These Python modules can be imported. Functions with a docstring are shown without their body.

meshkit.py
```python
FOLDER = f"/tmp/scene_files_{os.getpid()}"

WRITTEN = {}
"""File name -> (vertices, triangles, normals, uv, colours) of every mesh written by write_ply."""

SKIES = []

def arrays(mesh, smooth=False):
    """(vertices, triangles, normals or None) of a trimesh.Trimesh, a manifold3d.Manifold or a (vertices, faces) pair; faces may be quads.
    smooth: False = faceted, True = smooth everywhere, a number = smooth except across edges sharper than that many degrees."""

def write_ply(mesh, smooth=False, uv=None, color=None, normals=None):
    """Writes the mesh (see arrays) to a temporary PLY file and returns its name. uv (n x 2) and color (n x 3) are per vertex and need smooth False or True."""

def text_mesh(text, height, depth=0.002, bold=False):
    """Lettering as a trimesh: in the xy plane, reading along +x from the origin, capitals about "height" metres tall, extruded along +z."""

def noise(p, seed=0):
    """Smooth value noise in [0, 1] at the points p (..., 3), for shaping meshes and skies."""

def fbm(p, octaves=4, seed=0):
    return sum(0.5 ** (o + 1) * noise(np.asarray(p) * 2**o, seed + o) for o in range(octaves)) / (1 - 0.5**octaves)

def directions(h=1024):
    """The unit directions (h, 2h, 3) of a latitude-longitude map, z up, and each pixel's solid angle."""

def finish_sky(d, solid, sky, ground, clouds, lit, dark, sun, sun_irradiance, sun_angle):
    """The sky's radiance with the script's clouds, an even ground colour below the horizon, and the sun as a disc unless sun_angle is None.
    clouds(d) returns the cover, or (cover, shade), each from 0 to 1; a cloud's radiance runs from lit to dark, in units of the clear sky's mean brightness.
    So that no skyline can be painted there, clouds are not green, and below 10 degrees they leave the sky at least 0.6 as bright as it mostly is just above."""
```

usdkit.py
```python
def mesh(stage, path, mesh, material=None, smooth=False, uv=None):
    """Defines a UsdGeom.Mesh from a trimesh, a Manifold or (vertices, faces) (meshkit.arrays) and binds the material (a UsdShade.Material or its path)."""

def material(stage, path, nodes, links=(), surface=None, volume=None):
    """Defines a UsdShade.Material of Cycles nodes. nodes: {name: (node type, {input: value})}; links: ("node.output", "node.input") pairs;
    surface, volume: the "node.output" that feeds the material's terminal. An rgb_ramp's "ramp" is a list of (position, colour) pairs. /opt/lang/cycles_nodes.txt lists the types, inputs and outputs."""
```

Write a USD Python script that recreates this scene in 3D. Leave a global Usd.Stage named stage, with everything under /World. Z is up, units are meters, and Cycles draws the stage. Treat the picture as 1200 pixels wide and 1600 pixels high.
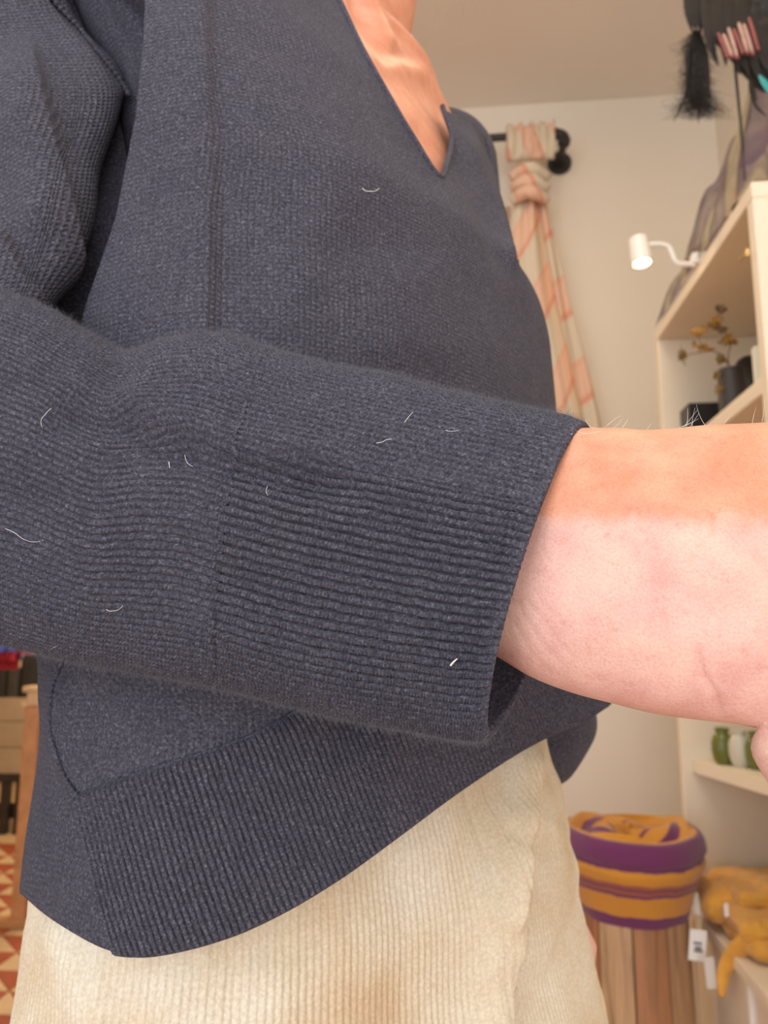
import math, random
import numpy as np, trimesh, usdkit, meshkit
import manifold3d as m3
from shapely.geometry import Polygon
from pxr import Usd, UsdGeom, UsdLux, UsdShade, Gf, Sdf, Vt

random.seed(7)
rng = np.random.default_rng(7)
stage = Usd.Stage.CreateInMemory()
UsdGeom.SetStageUpAxis(stage, 'Z'); UsdGeom.SetStageMetersPerUnit(stage, 1.0)
UsdGeom.Xform.Define(stage, '/World'); UsdGeom.Scope.Define(stage, '/World/Looks')

# ---------------------------------------------------------------- camera
CAM_H, PITCH, FPX = 1.05, math.radians(9.2), 1210.0
cp, sp = math.cos(PITCH), math.sin(PITCH)
cam = UsdGeom.Camera.Define(stage, '/World/camera')
cam.AddTranslateOp().Set((0, 0, CAM_H)); cam.AddRotateXOp().Set(90 + math.degrees(PITCH))
cam.CreateFocalLengthAttr(26.0); cam.CreateHorizontalApertureAttr(26.0 * 1200 / FPX); cam.CreateVerticalApertureAttr(26.0 * 1600 / FPX)
cam.CreateFStopAttr(17.0); cam.CreateFocusDistanceAttr(0.225); cam.CreateClippingRangeAttr((0.01, 100))
cam.CreateExposureAttr(0.0)

# ---------------------------------------------------------------- light: daylight from the open shop front behind the camera
dome = UsdLux.DomeLight.Define(stage, '/World/sky'); dome.CreateIntensityAttr(0.52); dome.CreateColorAttr((0.90, 0.95, 1.0))

def rect_light(name, pos, target, w, h, power, color):
    L = UsdLux.RectLight.Define(stage, '/World/' + name)
    L.CreateWidthAttr(w); L.CreateHeightAttr(h); L.CreateIntensityAttr(power); L.CreateColorAttr(color)
    p, t = Gf.Vec3d(*pos), Gf.Vec3d(*target)
    M = Gf.Matrix4d().SetLookAt(p, t, Gf.Vec3d(0, 0.01, 1)).GetInverse()
    L.AddTransformOp().Set(M)
    return L
rect_light('window_light', (-1.1, -1.3, 1.55), (0.0, 0.4, 1.0), 1.3, 1.5, 2.3, (0.97, 0.98, 1.0))
rect_light('door_light', (0.75, -1.5, 1.0), (0.8, 2.4, 0.6), 1.2, 1.8, 3.0, (1.0, 0.98, 0.95))
rect_light('ceiling_lamp_light', (0.35, 1.15, 2.8), (0.35, 1.15, 0), 0.5, 0.5, 9.0, (1.0, 0.76, 0.50))
rect_light('shop_ceiling_light', (-0.1, 0.0, 2.82), (0.0, 0.25, 0), 0.8, 0.8, 6.5, (1.0, 0.95, 0.88))
rect_light('back_room_lamp_light', (-1.2, 3.6, 2.78), (-1.2, 3.6, 0), 0.6, 0.6, 42.0, (1.0, 0.78, 0.52))

# ---------------------------------------------------------------- helpers
def elev(py):
    v = (800 - py) / FPX
    return (sp + cp * v) / (cp - sp * v)
def P(px, py, y):
    """world point on the line of sight of a picture point, at forward distance y"""
    px, py, y = np.broadcast_arrays(np.asarray(px, float), np.asarray(py, float), np.asarray(y, float))
    u, v = (px - 600) / FPX, (800 - py) / FPX
    dy, dz = cp - sp * v, sp + cp * v
    return np.stack([u * y / dy, y, CAM_H + dz * y / dy], -1)
def proj(p):
    p = np.asarray(p, float); z = p[..., 2] - CAM_H
    d, up = cp * p[..., 1] + sp * z, -sp * p[..., 1] + cp * z
    return 600 + FPX * p[..., 0] / d, 800 - FPX * up / d
def smooth(a, b, x):
    t = np.clip((x - a) / (b - a), 0, 1); return t * t * (3 - 2 * t)
def lerp_curve(pts, n):
    """n points evenly spaced on a smooth curve through pts"""
    from scipy.interpolate import CubicSpline, PchipInterpolator
    pts = np.asarray(pts, float)
    s = np.r_[0, np.cumsum(np.linalg.norm(np.diff(pts, axis=0), axis=1))]
    return PchipInterpolator(s, pts)(np.linspace(0, s[-1], n))
E1, E2 = np.array([0.9955, -0.0946, 0]), np.array([0.0946, 0.9955, 0])
def RW(p):
    """room frame (a along the back wall, b into the room, z) to world"""
    p = np.asarray(p, float); return p[..., :1] * E1 + p[..., 1:2] * E2 + p[..., 2:3] * np.array([0, 0, 1.0])

used = {}
def numbered(parent, name):
    k = (str(parent), name); n = used.get(k, -1) + 1; used[k] = n
    return f'{parent}/{name}' + (f'_{n:03d}' if n else '')
def tag(prim, label=None, cat=None, group=None, kind=None):
    for k, v in (('label', label), ('category', cat), ('group', group), ('kind', kind)):
        if v: prim.SetCustomDataByKey(k, v)
    return prim
def thing(name, label, cat, group=None, loc=(0, 0, 0), rotz=0):
    x = UsdGeom.Xform.Define(stage, numbered('/World', name))
    x.AddTranslateOp().Set(tuple(map(float, loc))); x.AddRotateZOp().Set(float(math.degrees(rotz)))
    return tag(x.GetPrim(), label, cat, group)
def obj(name, mesh, material, parent=None, smooth=35, uv=None, **t):
    path = numbered(parent.GetPath() if parent else '/World', name)
    if uv is not None: smooth = True
    return tag(usdkit.mesh(stage, path, mesh, material, smooth=smooth, uv=uv).GetPrim(), **t)
def curves(name, strands, width, material, parent=None, **t):
    path = numbered(parent.GetPath() if parent else '/World', name)
    c = UsdGeom.BasisCurves.Define(stage, path); c.CreateTypeAttr('linear')
    c.CreateCurveVertexCountsAttr(Vt.IntArray([len(s) for s in strands]))
    pts = np.concatenate(strands).astype(np.float32)
    c.CreatePointsAttr(Vt.Vec3fArray.FromNumpy(pts))
    w = np.concatenate([np.linspace(1, 0.35, len(s)) * width for s in strands]).astype(np.float32)
    c.CreateWidthsAttr(Vt.FloatArray.FromNumpy(w)); c.SetWidthsInterpolation('vertex')
    UsdShade.MaterialBindingAPI.Apply(c.GetPrim()).Bind(material)
    return tag(c.GetPrim(), **t)

# mesh helpers
def cat(*ms): return trimesh.util.concatenate([m for m in ms])
def to_tm(m):
    if isinstance(m, trimesh.Trimesh): return m
    q = m.to_mesh(); return trimesh.Trimesh(q.vert_properties[:, :3], q.tri_verts, process=False)
def rbox(a0, a1, b0, b1, z0, z1, r=0.003):
    """box with rounded edges in the current frame"""
    r = min(r, (a1 - a0) / 2.5, (b1 - b0) / 2.5, (z1 - z0) / 2.5)
    s = m3.Manifold.sphere(r, 12)
    ss = [s.translate((x, y, z)) for x in (a0 + r, a1 - r) for y in (b0 + r, b1 - r) for z in (z0 + r, z1 - r)]
    return to_tm(m3.Manifold.batch_hull(ss))
def room(m):
    m = to_tm(m).copy(); m.vertices = RW(m.vertices); return m
def tube(path, r, n=10, caps=True):
    path = np.asarray(path, float); k = len(path)
    r = np.broadcast_to(np.asarray(r, float), (k,))
    t = np.gradient(path, axis=0); t /= np.linalg.norm(t, axis=1, keepdims=True) + 1e-12
    ref = np.array([0, 0, 1.0]) if abs(t[0, 2]) < 0.9 else np.array([1.0, 0, 0])
    v = []; nrm = np.cross(t[0], ref); nrm /= np.linalg.norm(nrm)
    for i in range(k):
        nrm = nrm - t[i] * (nrm @ t[i]); nrm /= np.linalg.norm(nrm) + 1e-12
        b = np.cross(t[i], nrm); a = np.linspace(0, 2 * np.pi, n, endpoint=False)
        v.append(path[i] + r[i] * (np.cos(a)[:, None] * nrm + np.sin(a)[:, None] * b))
    v = np.concatenate(v); f = []
    for i in range(k - 1):
        for j in range(n):
            a, b_, c, d = i * n + j, i * n + (j + 1) % n, (i + 1) * n + (j + 1) % n, (i + 1) * n + j
            f += [[a, b_, c], [a, c, d]]
    if caps:
        v = np.vstack([v, path[:1], path[-1:]]); A, B = k * n, k * n + 1
        for j in range(n):
            f += [[A, (j + 1) % n, j], [B, (k - 1) * n + j, (k - 1) * n + (j + 1) % n]]
    m = trimesh.Trimesh(v, np.array(f), process=False)
    return m
def lathe(profile, n=48, center=(0, 0, 0)):
    m = trimesh.creation.revolve(np.asarray(profile, float), sections=n); m.apply_translation(center); return m
def grid(Pm, closed=True, cap=False):
    """(rows, cols, 3) points to a mesh; columns wrap round when closed; cap closes the first and last row"""
    R, C = Pm.shape[:2]; v = Pm.reshape(-1, 3)
    i, j = np.meshgrid(np.arange(R - 1), np.arange(C if closed else C - 1), indexing='ij')
    j2 = (j + 1) % C
    a, b, c, d = i * C + j, i * C + j2, (i + 1) * C + j2, (i + 1) * C + j
    f = np.concatenate([np.stack([a, b, c], -1).reshape(-1, 3), np.stack([a, c, d], -1).reshape(-1, 3)])
    if cap:
        v = np.vstack([v, Pm[0].mean(0), Pm[-1].mean(0)]); A, B = R * C, R * C + 1
        k = np.arange(C); k2 = (k + 1) % C
        f = np.vstack([f, np.stack([np.full(C, A), k2, k], 1), np.stack([np.full(C, B), (R - 1) * C + k, (R - 1) * C + k2], 1)])
    return v, f
def grid_normals(Pm, closed=True):
    du = (np.roll(Pm, -1, 1) - np.roll(Pm, 1, 1)) if closed else np.gradient(Pm, axis=1)
    dv = np.gradient(Pm, axis=0)
    n = np.cross(du, dv); n /= np.linalg.norm(n, axis=-1, keepdims=True) + 1e-15
    return n
def fold(Pm, N, line, width, amp, mode='step', ends=0.15):
    """displace a cloth grid across a crease that follows a line; width in pixels of the photograph it was measured in"""
    line = np.asarray(line, float)
    x, y = proj(Pm)
    q = np.stack([x, y], -1)
    best = np.full(x.shape, 1e9); sd = np.zeros(x.shape); tt = np.zeros(x.shape)
    seg = np.linalg.norm(np.diff(line, axis=0), axis=1); tot = seg.sum(); acc = 0
    for k in range(len(line) - 1):
        d = line[k + 1] - line[k]; L = seg[k]; w = q - line[k]
        t = np.clip((w @ d) / L ** 2, 0, 1)
        off = w - t[..., None] * d; dist = np.linalg.norm(off, axis=-1)
        s = np.sign(d[0] * w[..., 1] - d[1] * w[..., 0])
        m = dist < best
        best = np.where(m, dist, best); sd = np.where(m, s * dist, sd); tt = np.where(m, (acc + t * L) / tot, tt); acc += L
    win = smooth(0, ends, tt) * smooth(0, ends, 1 - tt) if ends > 0 else 1.0
    facing = (np.einsum('...k,...k', N, np.array([0, 0, CAM_H]) - Pm) > 0)
    if mode == 'step': g = np.exp(-((sd + width) / width) ** 2) - np.exp(-((sd - width) / width) ** 2)
    elif mode == 'lip': g = np.where(sd > 0, np.exp(-(sd / (5 * width)) ** 2), np.exp(-(sd / (0.9 * width)) ** 2))
    elif mode == 'recess': g = -smooth(width, -width, sd) * np.exp(-(np.minimum(sd, 0) / (9 * width)) ** 2)
    elif mode == 'ridge': g = np.exp(-(sd / width) ** 2)
    return Pm + N * (amp * g * win * facing)[..., None]

# ---------------------------------------------------------------- materials
LK = '/World/Looks/'
def M(name, nodes, links, surface='p.BSDF'): return usdkit.material(stage, LK + name, nodes, links, surface=surface)
def plain(name, col, rough=0.6, var=0.06, scale=20, bump=0.0, bscale=120, **kw):
    c = np.array(col)
    nodes = {'g': ('geometry', {}), 'n': ('noise_texture', {'scale': scale, 'detail': 4.0}),
             'r': ('rgb_ramp', {'ramp': [(0.3, tuple(c * (1 - var))), (0.7, tuple(np.minimum(c * (1 + var), 1)))]}),
             'p': ('principled_bsdf', {'roughness': rough, **kw})}
    links = [('g.position', 'n.vector'), ('n.fac', 'r.fac'), ('r.color', 'p.base_color')]
    if bump:
        nodes['bn'] = ('noise_texture', {'scale': bscale, 'detail': 3.0}); nodes['b'] = ('bump', {'strength': bump, 'distance': 0.002})
        links += [('g.position', 'bn.vector'), ('bn.fac', 'b.height'), ('b.normal', 'p.normal')]
    return M(name, nodes, links)
WOOL = np.array([0.064, 0.061, 0.079])
def wool(name, knit=None, c=WOOL, depth=0.0009):
    """heathered wool; knit=(wale pitch, stitch pitch) in metres adds the stitches of the finer, more distant panels from the UVs"""
    nodes = {'g': ('geometry', {}), 'n': ('noise_texture', {'scale': 900.0, 'detail': 3.0, 'roughness': 0.7}),
             'n2': ('noise_texture', {'scale': 60.0, 'detail': 2.0}),
             'r': ('rgb_ramp', {'ramp': [(0.30, tuple(c * 0.5)), (0.5, tuple(c)), (0.62, tuple(c * 1.6)), (0.74, tuple(c * 3.0))]}),
             'r2': ('rgb_ramp', {'ramp': [(0.3, (0.86, 0.88, 0.92)), (0.7, (1.0, 1.0, 1.0))]}),
             'm': ('mix_color', {'blend_type': 'multiply', 'fac': 1.0}),
             'p': ('principled_bsdf', {'roughness': 0.92, 'specular_ior_level': 0.12, 'sheen_weight': 0.06, 'sheen_roughness': 0.45, 'sheen_tint': (0.75, 0.76, 0.85)})}
    links = [('g.position', 'n.vector'), ('g.position', 'n2.vector'), ('n.fac', 'r.fac'), ('n2.fac', 'r2.fac'), ('r.color', 'm.a'), ('r2.color', 'm.b'), ('m.result', 'p.base_color')]
    if knit:
        a, b = knit
        nodes.update({'tc': ('texture_coordinate', {}), 'nw': ('noise_texture', {'scale': 180.0, 'detail': 1.0}), 's': ('separate_xyz', {}),
            'u': ('math', {'math_type': 'multiply', 'value2': math.pi / a}), 'us': ('math', {'math_type': 'sine'}), 'ua': ('math', {'math_type': 'absolute'}),
            'v': ('math', {'math_type': 'multiply', 'value2': 2 * math.pi / b}), 'uo': ('math', {'math_type': 'multiply', 'value2': 2.2}),
            'vo': ('math', {'math_type': 'add'}), 'nm': ('math', {'math_type': 'multiply', 'value2': 3.0}), 'vo2': ('math', {'math_type': 'add'}), 'vs': ('math', {'math_type': 'sine'}), 'vm': ('math', {'math_type': 'multiply_add', 'value2': 0.28, 'value3': 0.7}),
            'h': ('math', {'math_type': 'multiply'}), 'h2': ('math', {'math_type': 'multiply_add', 'value2': 0.25}),
            'b': ('bump', {'strength': 1.0, 'distance': depth})})
        links += [('tc.UV', 's.vector'), ('s.x', 'u.value1'), ('u.value', 'us.value1'), ('us.value', 'ua.value1'), ('s.y', 'v.value1'), ('ua.value', 'uo.value1'),
            ('v.value', 'vo.value1'), ('uo.value', 'vo.value2'), ('g.position', 'nw.vector'), ('nw.fac', 'nm.value1'), ('vo.value', 'vo2.value1'), ('nm.value', 'vo2.value2'), ('vo2.value', 'vs.value1'), ('vs.value', 'vm.value1'), ('ua.value', 'h.value1'), ('vm.value', 'h.value2'),
            ('n.fac', 'h2.value1'), ('h.value', 'h2.value3'), ('h2.value', 'b.height'), ('b.normal', 'p.normal')]
    else:
        nodes['b'] = ('bump', {'strength': 0.7, 'distance': 0.0004}); links += [('n.fac', 'b.height'), ('b.normal', 'p.normal')]
    return M(name, nodes, links)
WOOL_CLOSE = wool('wool_close')
WOOL_BODY = wool('wool_body', (0.0027, 0.0021), depth=0.0007)
WOOL_ARM = wool('wool_arm', (0.0029, 0.0022), depth=0.0008)
WOOL_FUZZ = M('wool_fuzz', {'p': ('principled_bsdf', {'base_color': (0.15, 0.15, 0.17), 'roughness': 0.8, 'specular_ior_level': 0.1})}, [])
LINT = M('lint', {'p': ('principled_bsdf', {'base_color': (0.75, 0.74, 0.72), 'roughness': 0.6})}, [])
CORD = M('corduroy', {'g': ('geometry', {}), 'n': ('noise_texture', {'scale': 14.0, 'detail': 3.0, 'roughness': 0.6}), 'n2': ('noise_texture', {'scale': 700.0, 'detail': 2.0}),
    'r': ('rgb_ramp', {'ramp': [(0.32, (0.60, 0.46, 0.31)), (0.5, (0.66, 0.57, 0.43)), (0.7, (0.72, 0.67, 0.57))]}),
    'r2': ('rgb_ramp', {'ramp': [(0.3, (0.80, 0.78, 0.76)), (0.7, (1, 1, 1))]}), 'm': ('mix_color', {'blend_type': 'multiply', 'fac': 1.0}),
    'b': ('bump', {'strength': 0.5, 'distance': 0.0004}),
    'p': ('principled_bsdf', {'roughness': 0.9, 'specular_ior_level': 0.1, 'sheen_weight': 0.10, 'sheen_roughness': 0.4, 'sheen_tint': (1.0, 0.96, 0.9)})},
    [('g.position', 'n.vector'), ('g.position', 'n2.vector'), ('n.fac', 'r.fac'), ('n2.fac', 'r2.fac'), ('r.color', 'm.a'), ('r2.color', 'm.b'), ('m.result', 'p.base_color'), ('n2.fac', 'b.height'), ('b.normal', 'p.normal')])
SKIN = M('skin', {'g': ('geometry', {}), 's': ('separate_xyz', {}), 'wob': ('noise_texture', {'scale': 70.0, 'detail': 4.0, 'roughness': 0.65}),
    'wm': ('math', {'math_type': 'multiply_add', 'value2': 0.010, 'value3': -0.005}), 'xs': ('math', {'math_type': 'multiply_add', 'value2': 0.10, 'value3': 0.0}), 'z1': ('math', {'math_type': 'add'}), 'z2': ('math', {'math_type': 'add'}),
    'tan': ('map_range', {'range_type': 'smoothstep', 'from_min': 1.0848, 'from_max': 1.0908, 'clamp': True}),
    'n': ('noise_texture', {'scale': 230.0, 'detail': 4.0, 'roughness': 0.7}), 'n3': ('noise_texture', {'scale': 75.0, 'detail': 4.0}), 'n4': ('noise_texture', {'scale': 1500.0, 'detail': 2.0}),
    'pale': ('rgb_ramp', {'ramp': [(0.30, (0.63, 0.34, 0.295)), (0.45, (0.67, 0.39, 0.335)), (0.6, (0.70, 0.43, 0.36)), (0.75, (0.72, 0.47, 0.38))]}),
    'tanc': ('rgb_ramp', {'ramp': [(0.3, (0.62, 0.25, 0.15)), (0.5, (0.68, 0.295, 0.185)), (0.7, (0.72, 0.34, 0.215))]}),
    'mx': ('mix_color', {}), 'fr': ('rgb_ramp', {'ramp': [(0.28, (0.88, 0.78, 0.74)), (0.45, (1, 1, 1))]}), 'm2': ('mix_color', {'blend_type': 'multiply', 'fac': 0.8}),
    'f4': ('rgb_ramp', {'ramp': [(0.3, (0.90, 0.86, 0.84)), (0.6, (1, 1, 1))]}), 'm4': ('mix_color', {'blend_type': 'multiply', 'fac': 1.0}), 'vor': ('voronoi_texture', {'scale': 900.0}), 'hm': ('math', {'math_type': 'multiply_add', 'value2': 0.35}), 'b': ('bump', {'strength': 0.55, 'distance': 0.0004}),
    'p': ('principled_bsdf', {'roughness': 0.48, 'specular_ior_level': 0.35, 'subsurface_weight': 0.15, 'subsurface_radius': (1.0, 0.35, 0.2), 'subsurface_scale': 0.003})},
    [('g.position', 's.vector'), ('g.position', 'wob.vector'), ('wob.fac', 'wm.value1'), ('s.x', 'xs.value1'), ('s.z', 'z1.value1'), ('xs.value', 'z1.value2'), ('z1.value', 'z2.value1'), ('wm.value', 'z2.value2'), ('z2.value', 'tan.value'),
     ('g.position', 'n.vector'), ('g.position', 'n3.vector'), ('g.position', 'n4.vector'), ('n3.fac', 'pale.fac'), ('n3.fac', 'tanc.fac'), ('tan.result', 'mx.fac'), ('pale.color', 'mx.a'), ('tanc.color', 'mx.b'),
     ('n.fac', 'fr.fac'), ('mx.result', 'm2.a'), ('fr.color', 'm2.b'), ('n4.fac', 'f4.fac'), ('m2.result', 'm4.a'), ('f4.color', 'm4.b'), ('m4.result', 'p.base_color'), ('g.position', 'vor.vector'), ('vor.distance', 'hm.value1'), ('n.fac', 'hm.value3'), ('hm.value', 'b.height'), ('b.normal', 'p.normal')])
HAIR = M('hair', {'p': ('principled_bsdf', {'base_color': (0.45, 0.30, 0.16), 'roughness': 0.5})}, [])
SHOE = plain('shoe_leather', (0.12, 0.07, 0.04), 0.5)

# ================================================================ THE ROOM
WALL = plain('wall_paint', (0.78, 0.70, 0.585), 0.85, 0.02, 3, 0.08, 220)
CEIL = plain('ceiling_paint', (0.77, 0.71, 0.62), 0.9, 0.02, 3)
BASEB = plain('baseboard_paint', (0.42, 0.42, 0.43), 0.6, 0.03, 8)
CEIL_Z = 2.88
WB = 2.469   # back wall, room frame
WR = 0.89    # right wall
def slab(a0, a1, b0, b1, z0, z1): return room(trimesh.creation.box(bounds=[[a0, b0, z0], [a1, b1, z1]]))
OP0, OP1, OPZ = -1.75, 0.20, 2.5
obj('wall_back', cat(slab(OP1, WR + .1, WB, WB + .1, 0, CEIL_Z), slab(OP0, OP1, WB, WB + .1, OPZ, CEIL_Z), slab(-3.6, OP0, WB, WB + .1, 0, CEIL_Z)), WALL, kind='structure', smooth=False)
obj('wall_right', slab(WR, WR + .1, -1.6, WB, 0, CEIL_Z), WALL, kind='structure', smooth=False)
obj('wall_left', slab(-3.7, -3.6, -1.6, 5.6, 0, CEIL_Z), WALL, kind='structure', smooth=False)
obj('wall_far', slab(-3.7, WR + .1, 5.6, 5.7, 0, CEIL_Z), WALL, kind='structure', smooth=False)
obj('wall_far_right', slab(WR, WR + .1, WB + .1, 5.6, 0, CEIL_Z), WALL, kind='structure', smooth=False)
obj('ceiling', slab(-3.7, WR + .1, -1.6, 5.7, CEIL_Z, CEIL_Z + .1), CEIL, kind='structure', smooth=False)
obj('baseboard_back', room(rbox(OP1, WR, WB - .016, WB, 0, .09, .004)), BASEB, kind='structure')

T = 0.14
TILE_RED = plain('tile_red', (0.36, 0.085, 0.04), 0.45, 0.18, 9)
TILE_CREAM = plain('tile_cream', (0.62, 0.43, 0.25), 0.45, 0.12, 9)
FLOORM = M('floor_tiles', {'tc': ('texture_coordinate', {}), 's': ('separate_xyz', {}),
    'fu': ('math', {'math_type': 'fraction'}), 'fv': ('math', {'math_type': 'fraction'}), 'ad': ('math', {'math_type': 'add'}), 'gt': ('math', {'math_type': 'greater_than', 'value2': 1.0}),
    'sv': ('math', {'math_type': 'greater_than', 'value2': 0.0}), 'mn': ('math', {'math_type': 'multiply'}),
    'mx': ('mix_color', {'a': (0.62, 0.43, 0.25), 'b': (0.36, 0.085, 0.04)}), 'p': ('principled_bsdf', {'roughness': 0.45})},
    [('tc.UV', 's.vector'), ('s.x', 'fu.value1'), ('s.y', 'fv.value1'), ('fu.value', 'ad.value1'), ('fv.value', 'ad.value2'), ('ad.value', 'gt.value1'), ('s.y', 'sv.value1'), ('gt.value', 'mn.value1'), ('sv.value', 'mn.value2'), ('mn.value', 'mx.fac'), ('mx.result', 'p.base_color')])
TA0, TB0, TB1 = -2.2, 1.57, 3.95
def flat(a0, a1, b0, b1, z):
    v = np.array([[a0, b0, z], [a1, b0, z], [a1, b1, z], [a0, b1, z]], float); return v
def floor_mesh():
    vs, fs, uvs = [], [], []
    for (a0, a1, b0, b1) in ((-3.7, WR + .1, -1.6, TB1), (-3.7, WR + .1, TB1, 5.7)):
        v = flat(a0, a1, b0, b1, -0.004); k = 4 * len(vs)
        vs.append(RW(v)); fs += [[k, k + 1, k + 2], [k, k + 2, k + 3]]
        uvs.append(np.stack([(v[:, 0] - TA0) / T, (v[:, 1] - TB0) / T + 100 if b1 <= TB1 else np.full(4, -5.0)], 1))
    return (np.concatenate(vs), np.array(fs)), np.concatenate(uvs)
fm, fuv = floor_mesh()
FL = obj('floor', fm, FLOORM, uv=fuv, kind='structure')
for i in range(8):
    for j in range(17):
        a, b = TA0 + i * T, TB0 + j * T
        g = 0.0015
        for tri, mat in ((((a + g, b + g), (a + T - 2.4 * g, b + g), (a + g, b + T - 2.4 * g)), TILE_CREAM), (((a + T - g, b + T - g), (a + 2.4 * g, b + T - g), (a + T - g, b + 2.4 * g)), TILE_RED)):
            t = trimesh.creation.extrude_polygon(Polygon(tri), 0.004); t.apply_translation((0, 0, -0.004 + rng.uniform(-.0004, .0002)))
            obj('tile', room(t), mat, FL, smooth=False)
st = rbox(-2.6, 0.8, TB1 + .002, TB1 + .07, -.004, 0.0, .0015)
obj('border_strip', room(st), TILE_RED, FL, label='red border strip of the tiled floor')

# ================================================================ THE PERSON (all one figure, standing turned three quarters to her left)
person = thing('person', 'person in navy knit sweater and cream corduroy trousers holding a forearm across the waist', 'person')
FWD, SIDE = np.array([0.72, -0.69]), np.array([-0.69, -0.72])   # where she faces; her right side
PX = lambda pts: np.asarray(pts, float)
def tan_of(px, py):
    u, v = (np.asarray(px, float) - 600) / FPX, (800 - np.asarray(py, float)) / FPX
    return u / (cp - sp * v)
from scipy.ndimage import gaussian_filter1d
def body_rings(left, right, dl, dr, zs, D, aw, af, n=360, expo=2.3):
    """horizontal rings of a trunk whose sides lie where the outlines were measured; returns (rows, n, 3)"""
    left, right = PX(left), PX(right); zs = np.asarray(zs)
    yl, yr = np.full(len(zs), dl), np.full(len(zs), dr)
    for k in range(4):
        out, yl2, yr2, th = _rings(left, right, yl, yr, zs, D, aw, af, n if k == 3 else 240, expo)
        yl, yr = (yl + yl2) / 2, (yr + yr2) / 2
    return out, th
def _rings(left, right, yl, yr, zs, D, aw, af, n, expo):
    o = np.argsort(zs)
    def heights(pts, yy):
        e = elev(pts[:, 1]); z = CAM_H + e * yy.mean()
        for _ in range(12): z = 0.5 * z + 0.5 * (CAM_H + e * np.interp(z, zs[o], yy[o]))
        return z
    zl, tl = heights(left, yl), tan_of(left[:, 0], left[:, 1])
    zr, tr = heights(right, yr), tan_of(right[:, 0], right[:, 1])
    from scipy.interpolate import PchipInterpolator as PI
    def curve(z, t):
        o = np.argsort(z); return PI(z[o], t[o], extrapolate=False), z[o][0], z[o][-1]
    fl, l0, l1 = curve(zl, tl); fr, r0, r1 = curve(zr, tr)
    th = np.linspace(np.pi, 3 * np.pi, n, endpoint=False)
    c, s = np.cos(th), np.sin(th)
    c_, s_ = np.sign(c) * np.abs(c) ** (2 / expo), np.sign(s) * np.abs(s) ** (2 / expo)
    out, YL, YR = [], [], []
    for z in zs:
        a, b = (aw(z), af(z))
        q = b * c_[:, None] * FWD + a * s_[:, None] * SIDE
        TL, TR = float(fl(np.clip(z, l0, l1))), float(fr(np.clip(z, r0, r1)))
        cx, sc, d = 0.0, 1.0, D(z)
        for _ in range(40):
            x, y = cx + sc * q[:, 0], d + q[:, 1]
            r = x / y; i, j = r.argmin(), r.argmax()
            # solve two linear equations for cx, sc
            A = np.array([[1, q[i, 0]], [1, q[j, 0]]]); B = np.array([TL * y[i], TR * y[j]])
            cx, sc = np.linalg.solve(A, B)
        YL.append(y[i]); YR.append(y[j])
        out.append(np.stack([cx + sc * q[:, 0], d + q[:, 1], np.full(n, z)], 1))
    return np.array(out), gaussian_filter1d(np.array(YL), 2), gaussian_filter1d(np.array(YR), 2), th
SW_L = [(70, -160), (75, -60), (92, 30), (120, 140), (115, 300), (80, 450), (64, 650), (60, 850), (58, 1010), (62, 1060), (66, 1130), (54, 1230), (40, 1330), (33, 1400), (30, 1560)]
SW_R = [(600, -140), (618, -60), (632, 40), (655, 110), (690, 150), (733, 185), (760, 220), (777, 270), (790, 330), (803, 400), (822, 450), (850, 492), (862, 540), (867, 600), (872, 700), (885, 850), (910, 980), (940, 1060), (946, 1100), (950, 1200)]
DL, DR = 0.40, 0.48
z_top, z_bot = CAM_H + 0.46, CAM_H - 0.20
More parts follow.
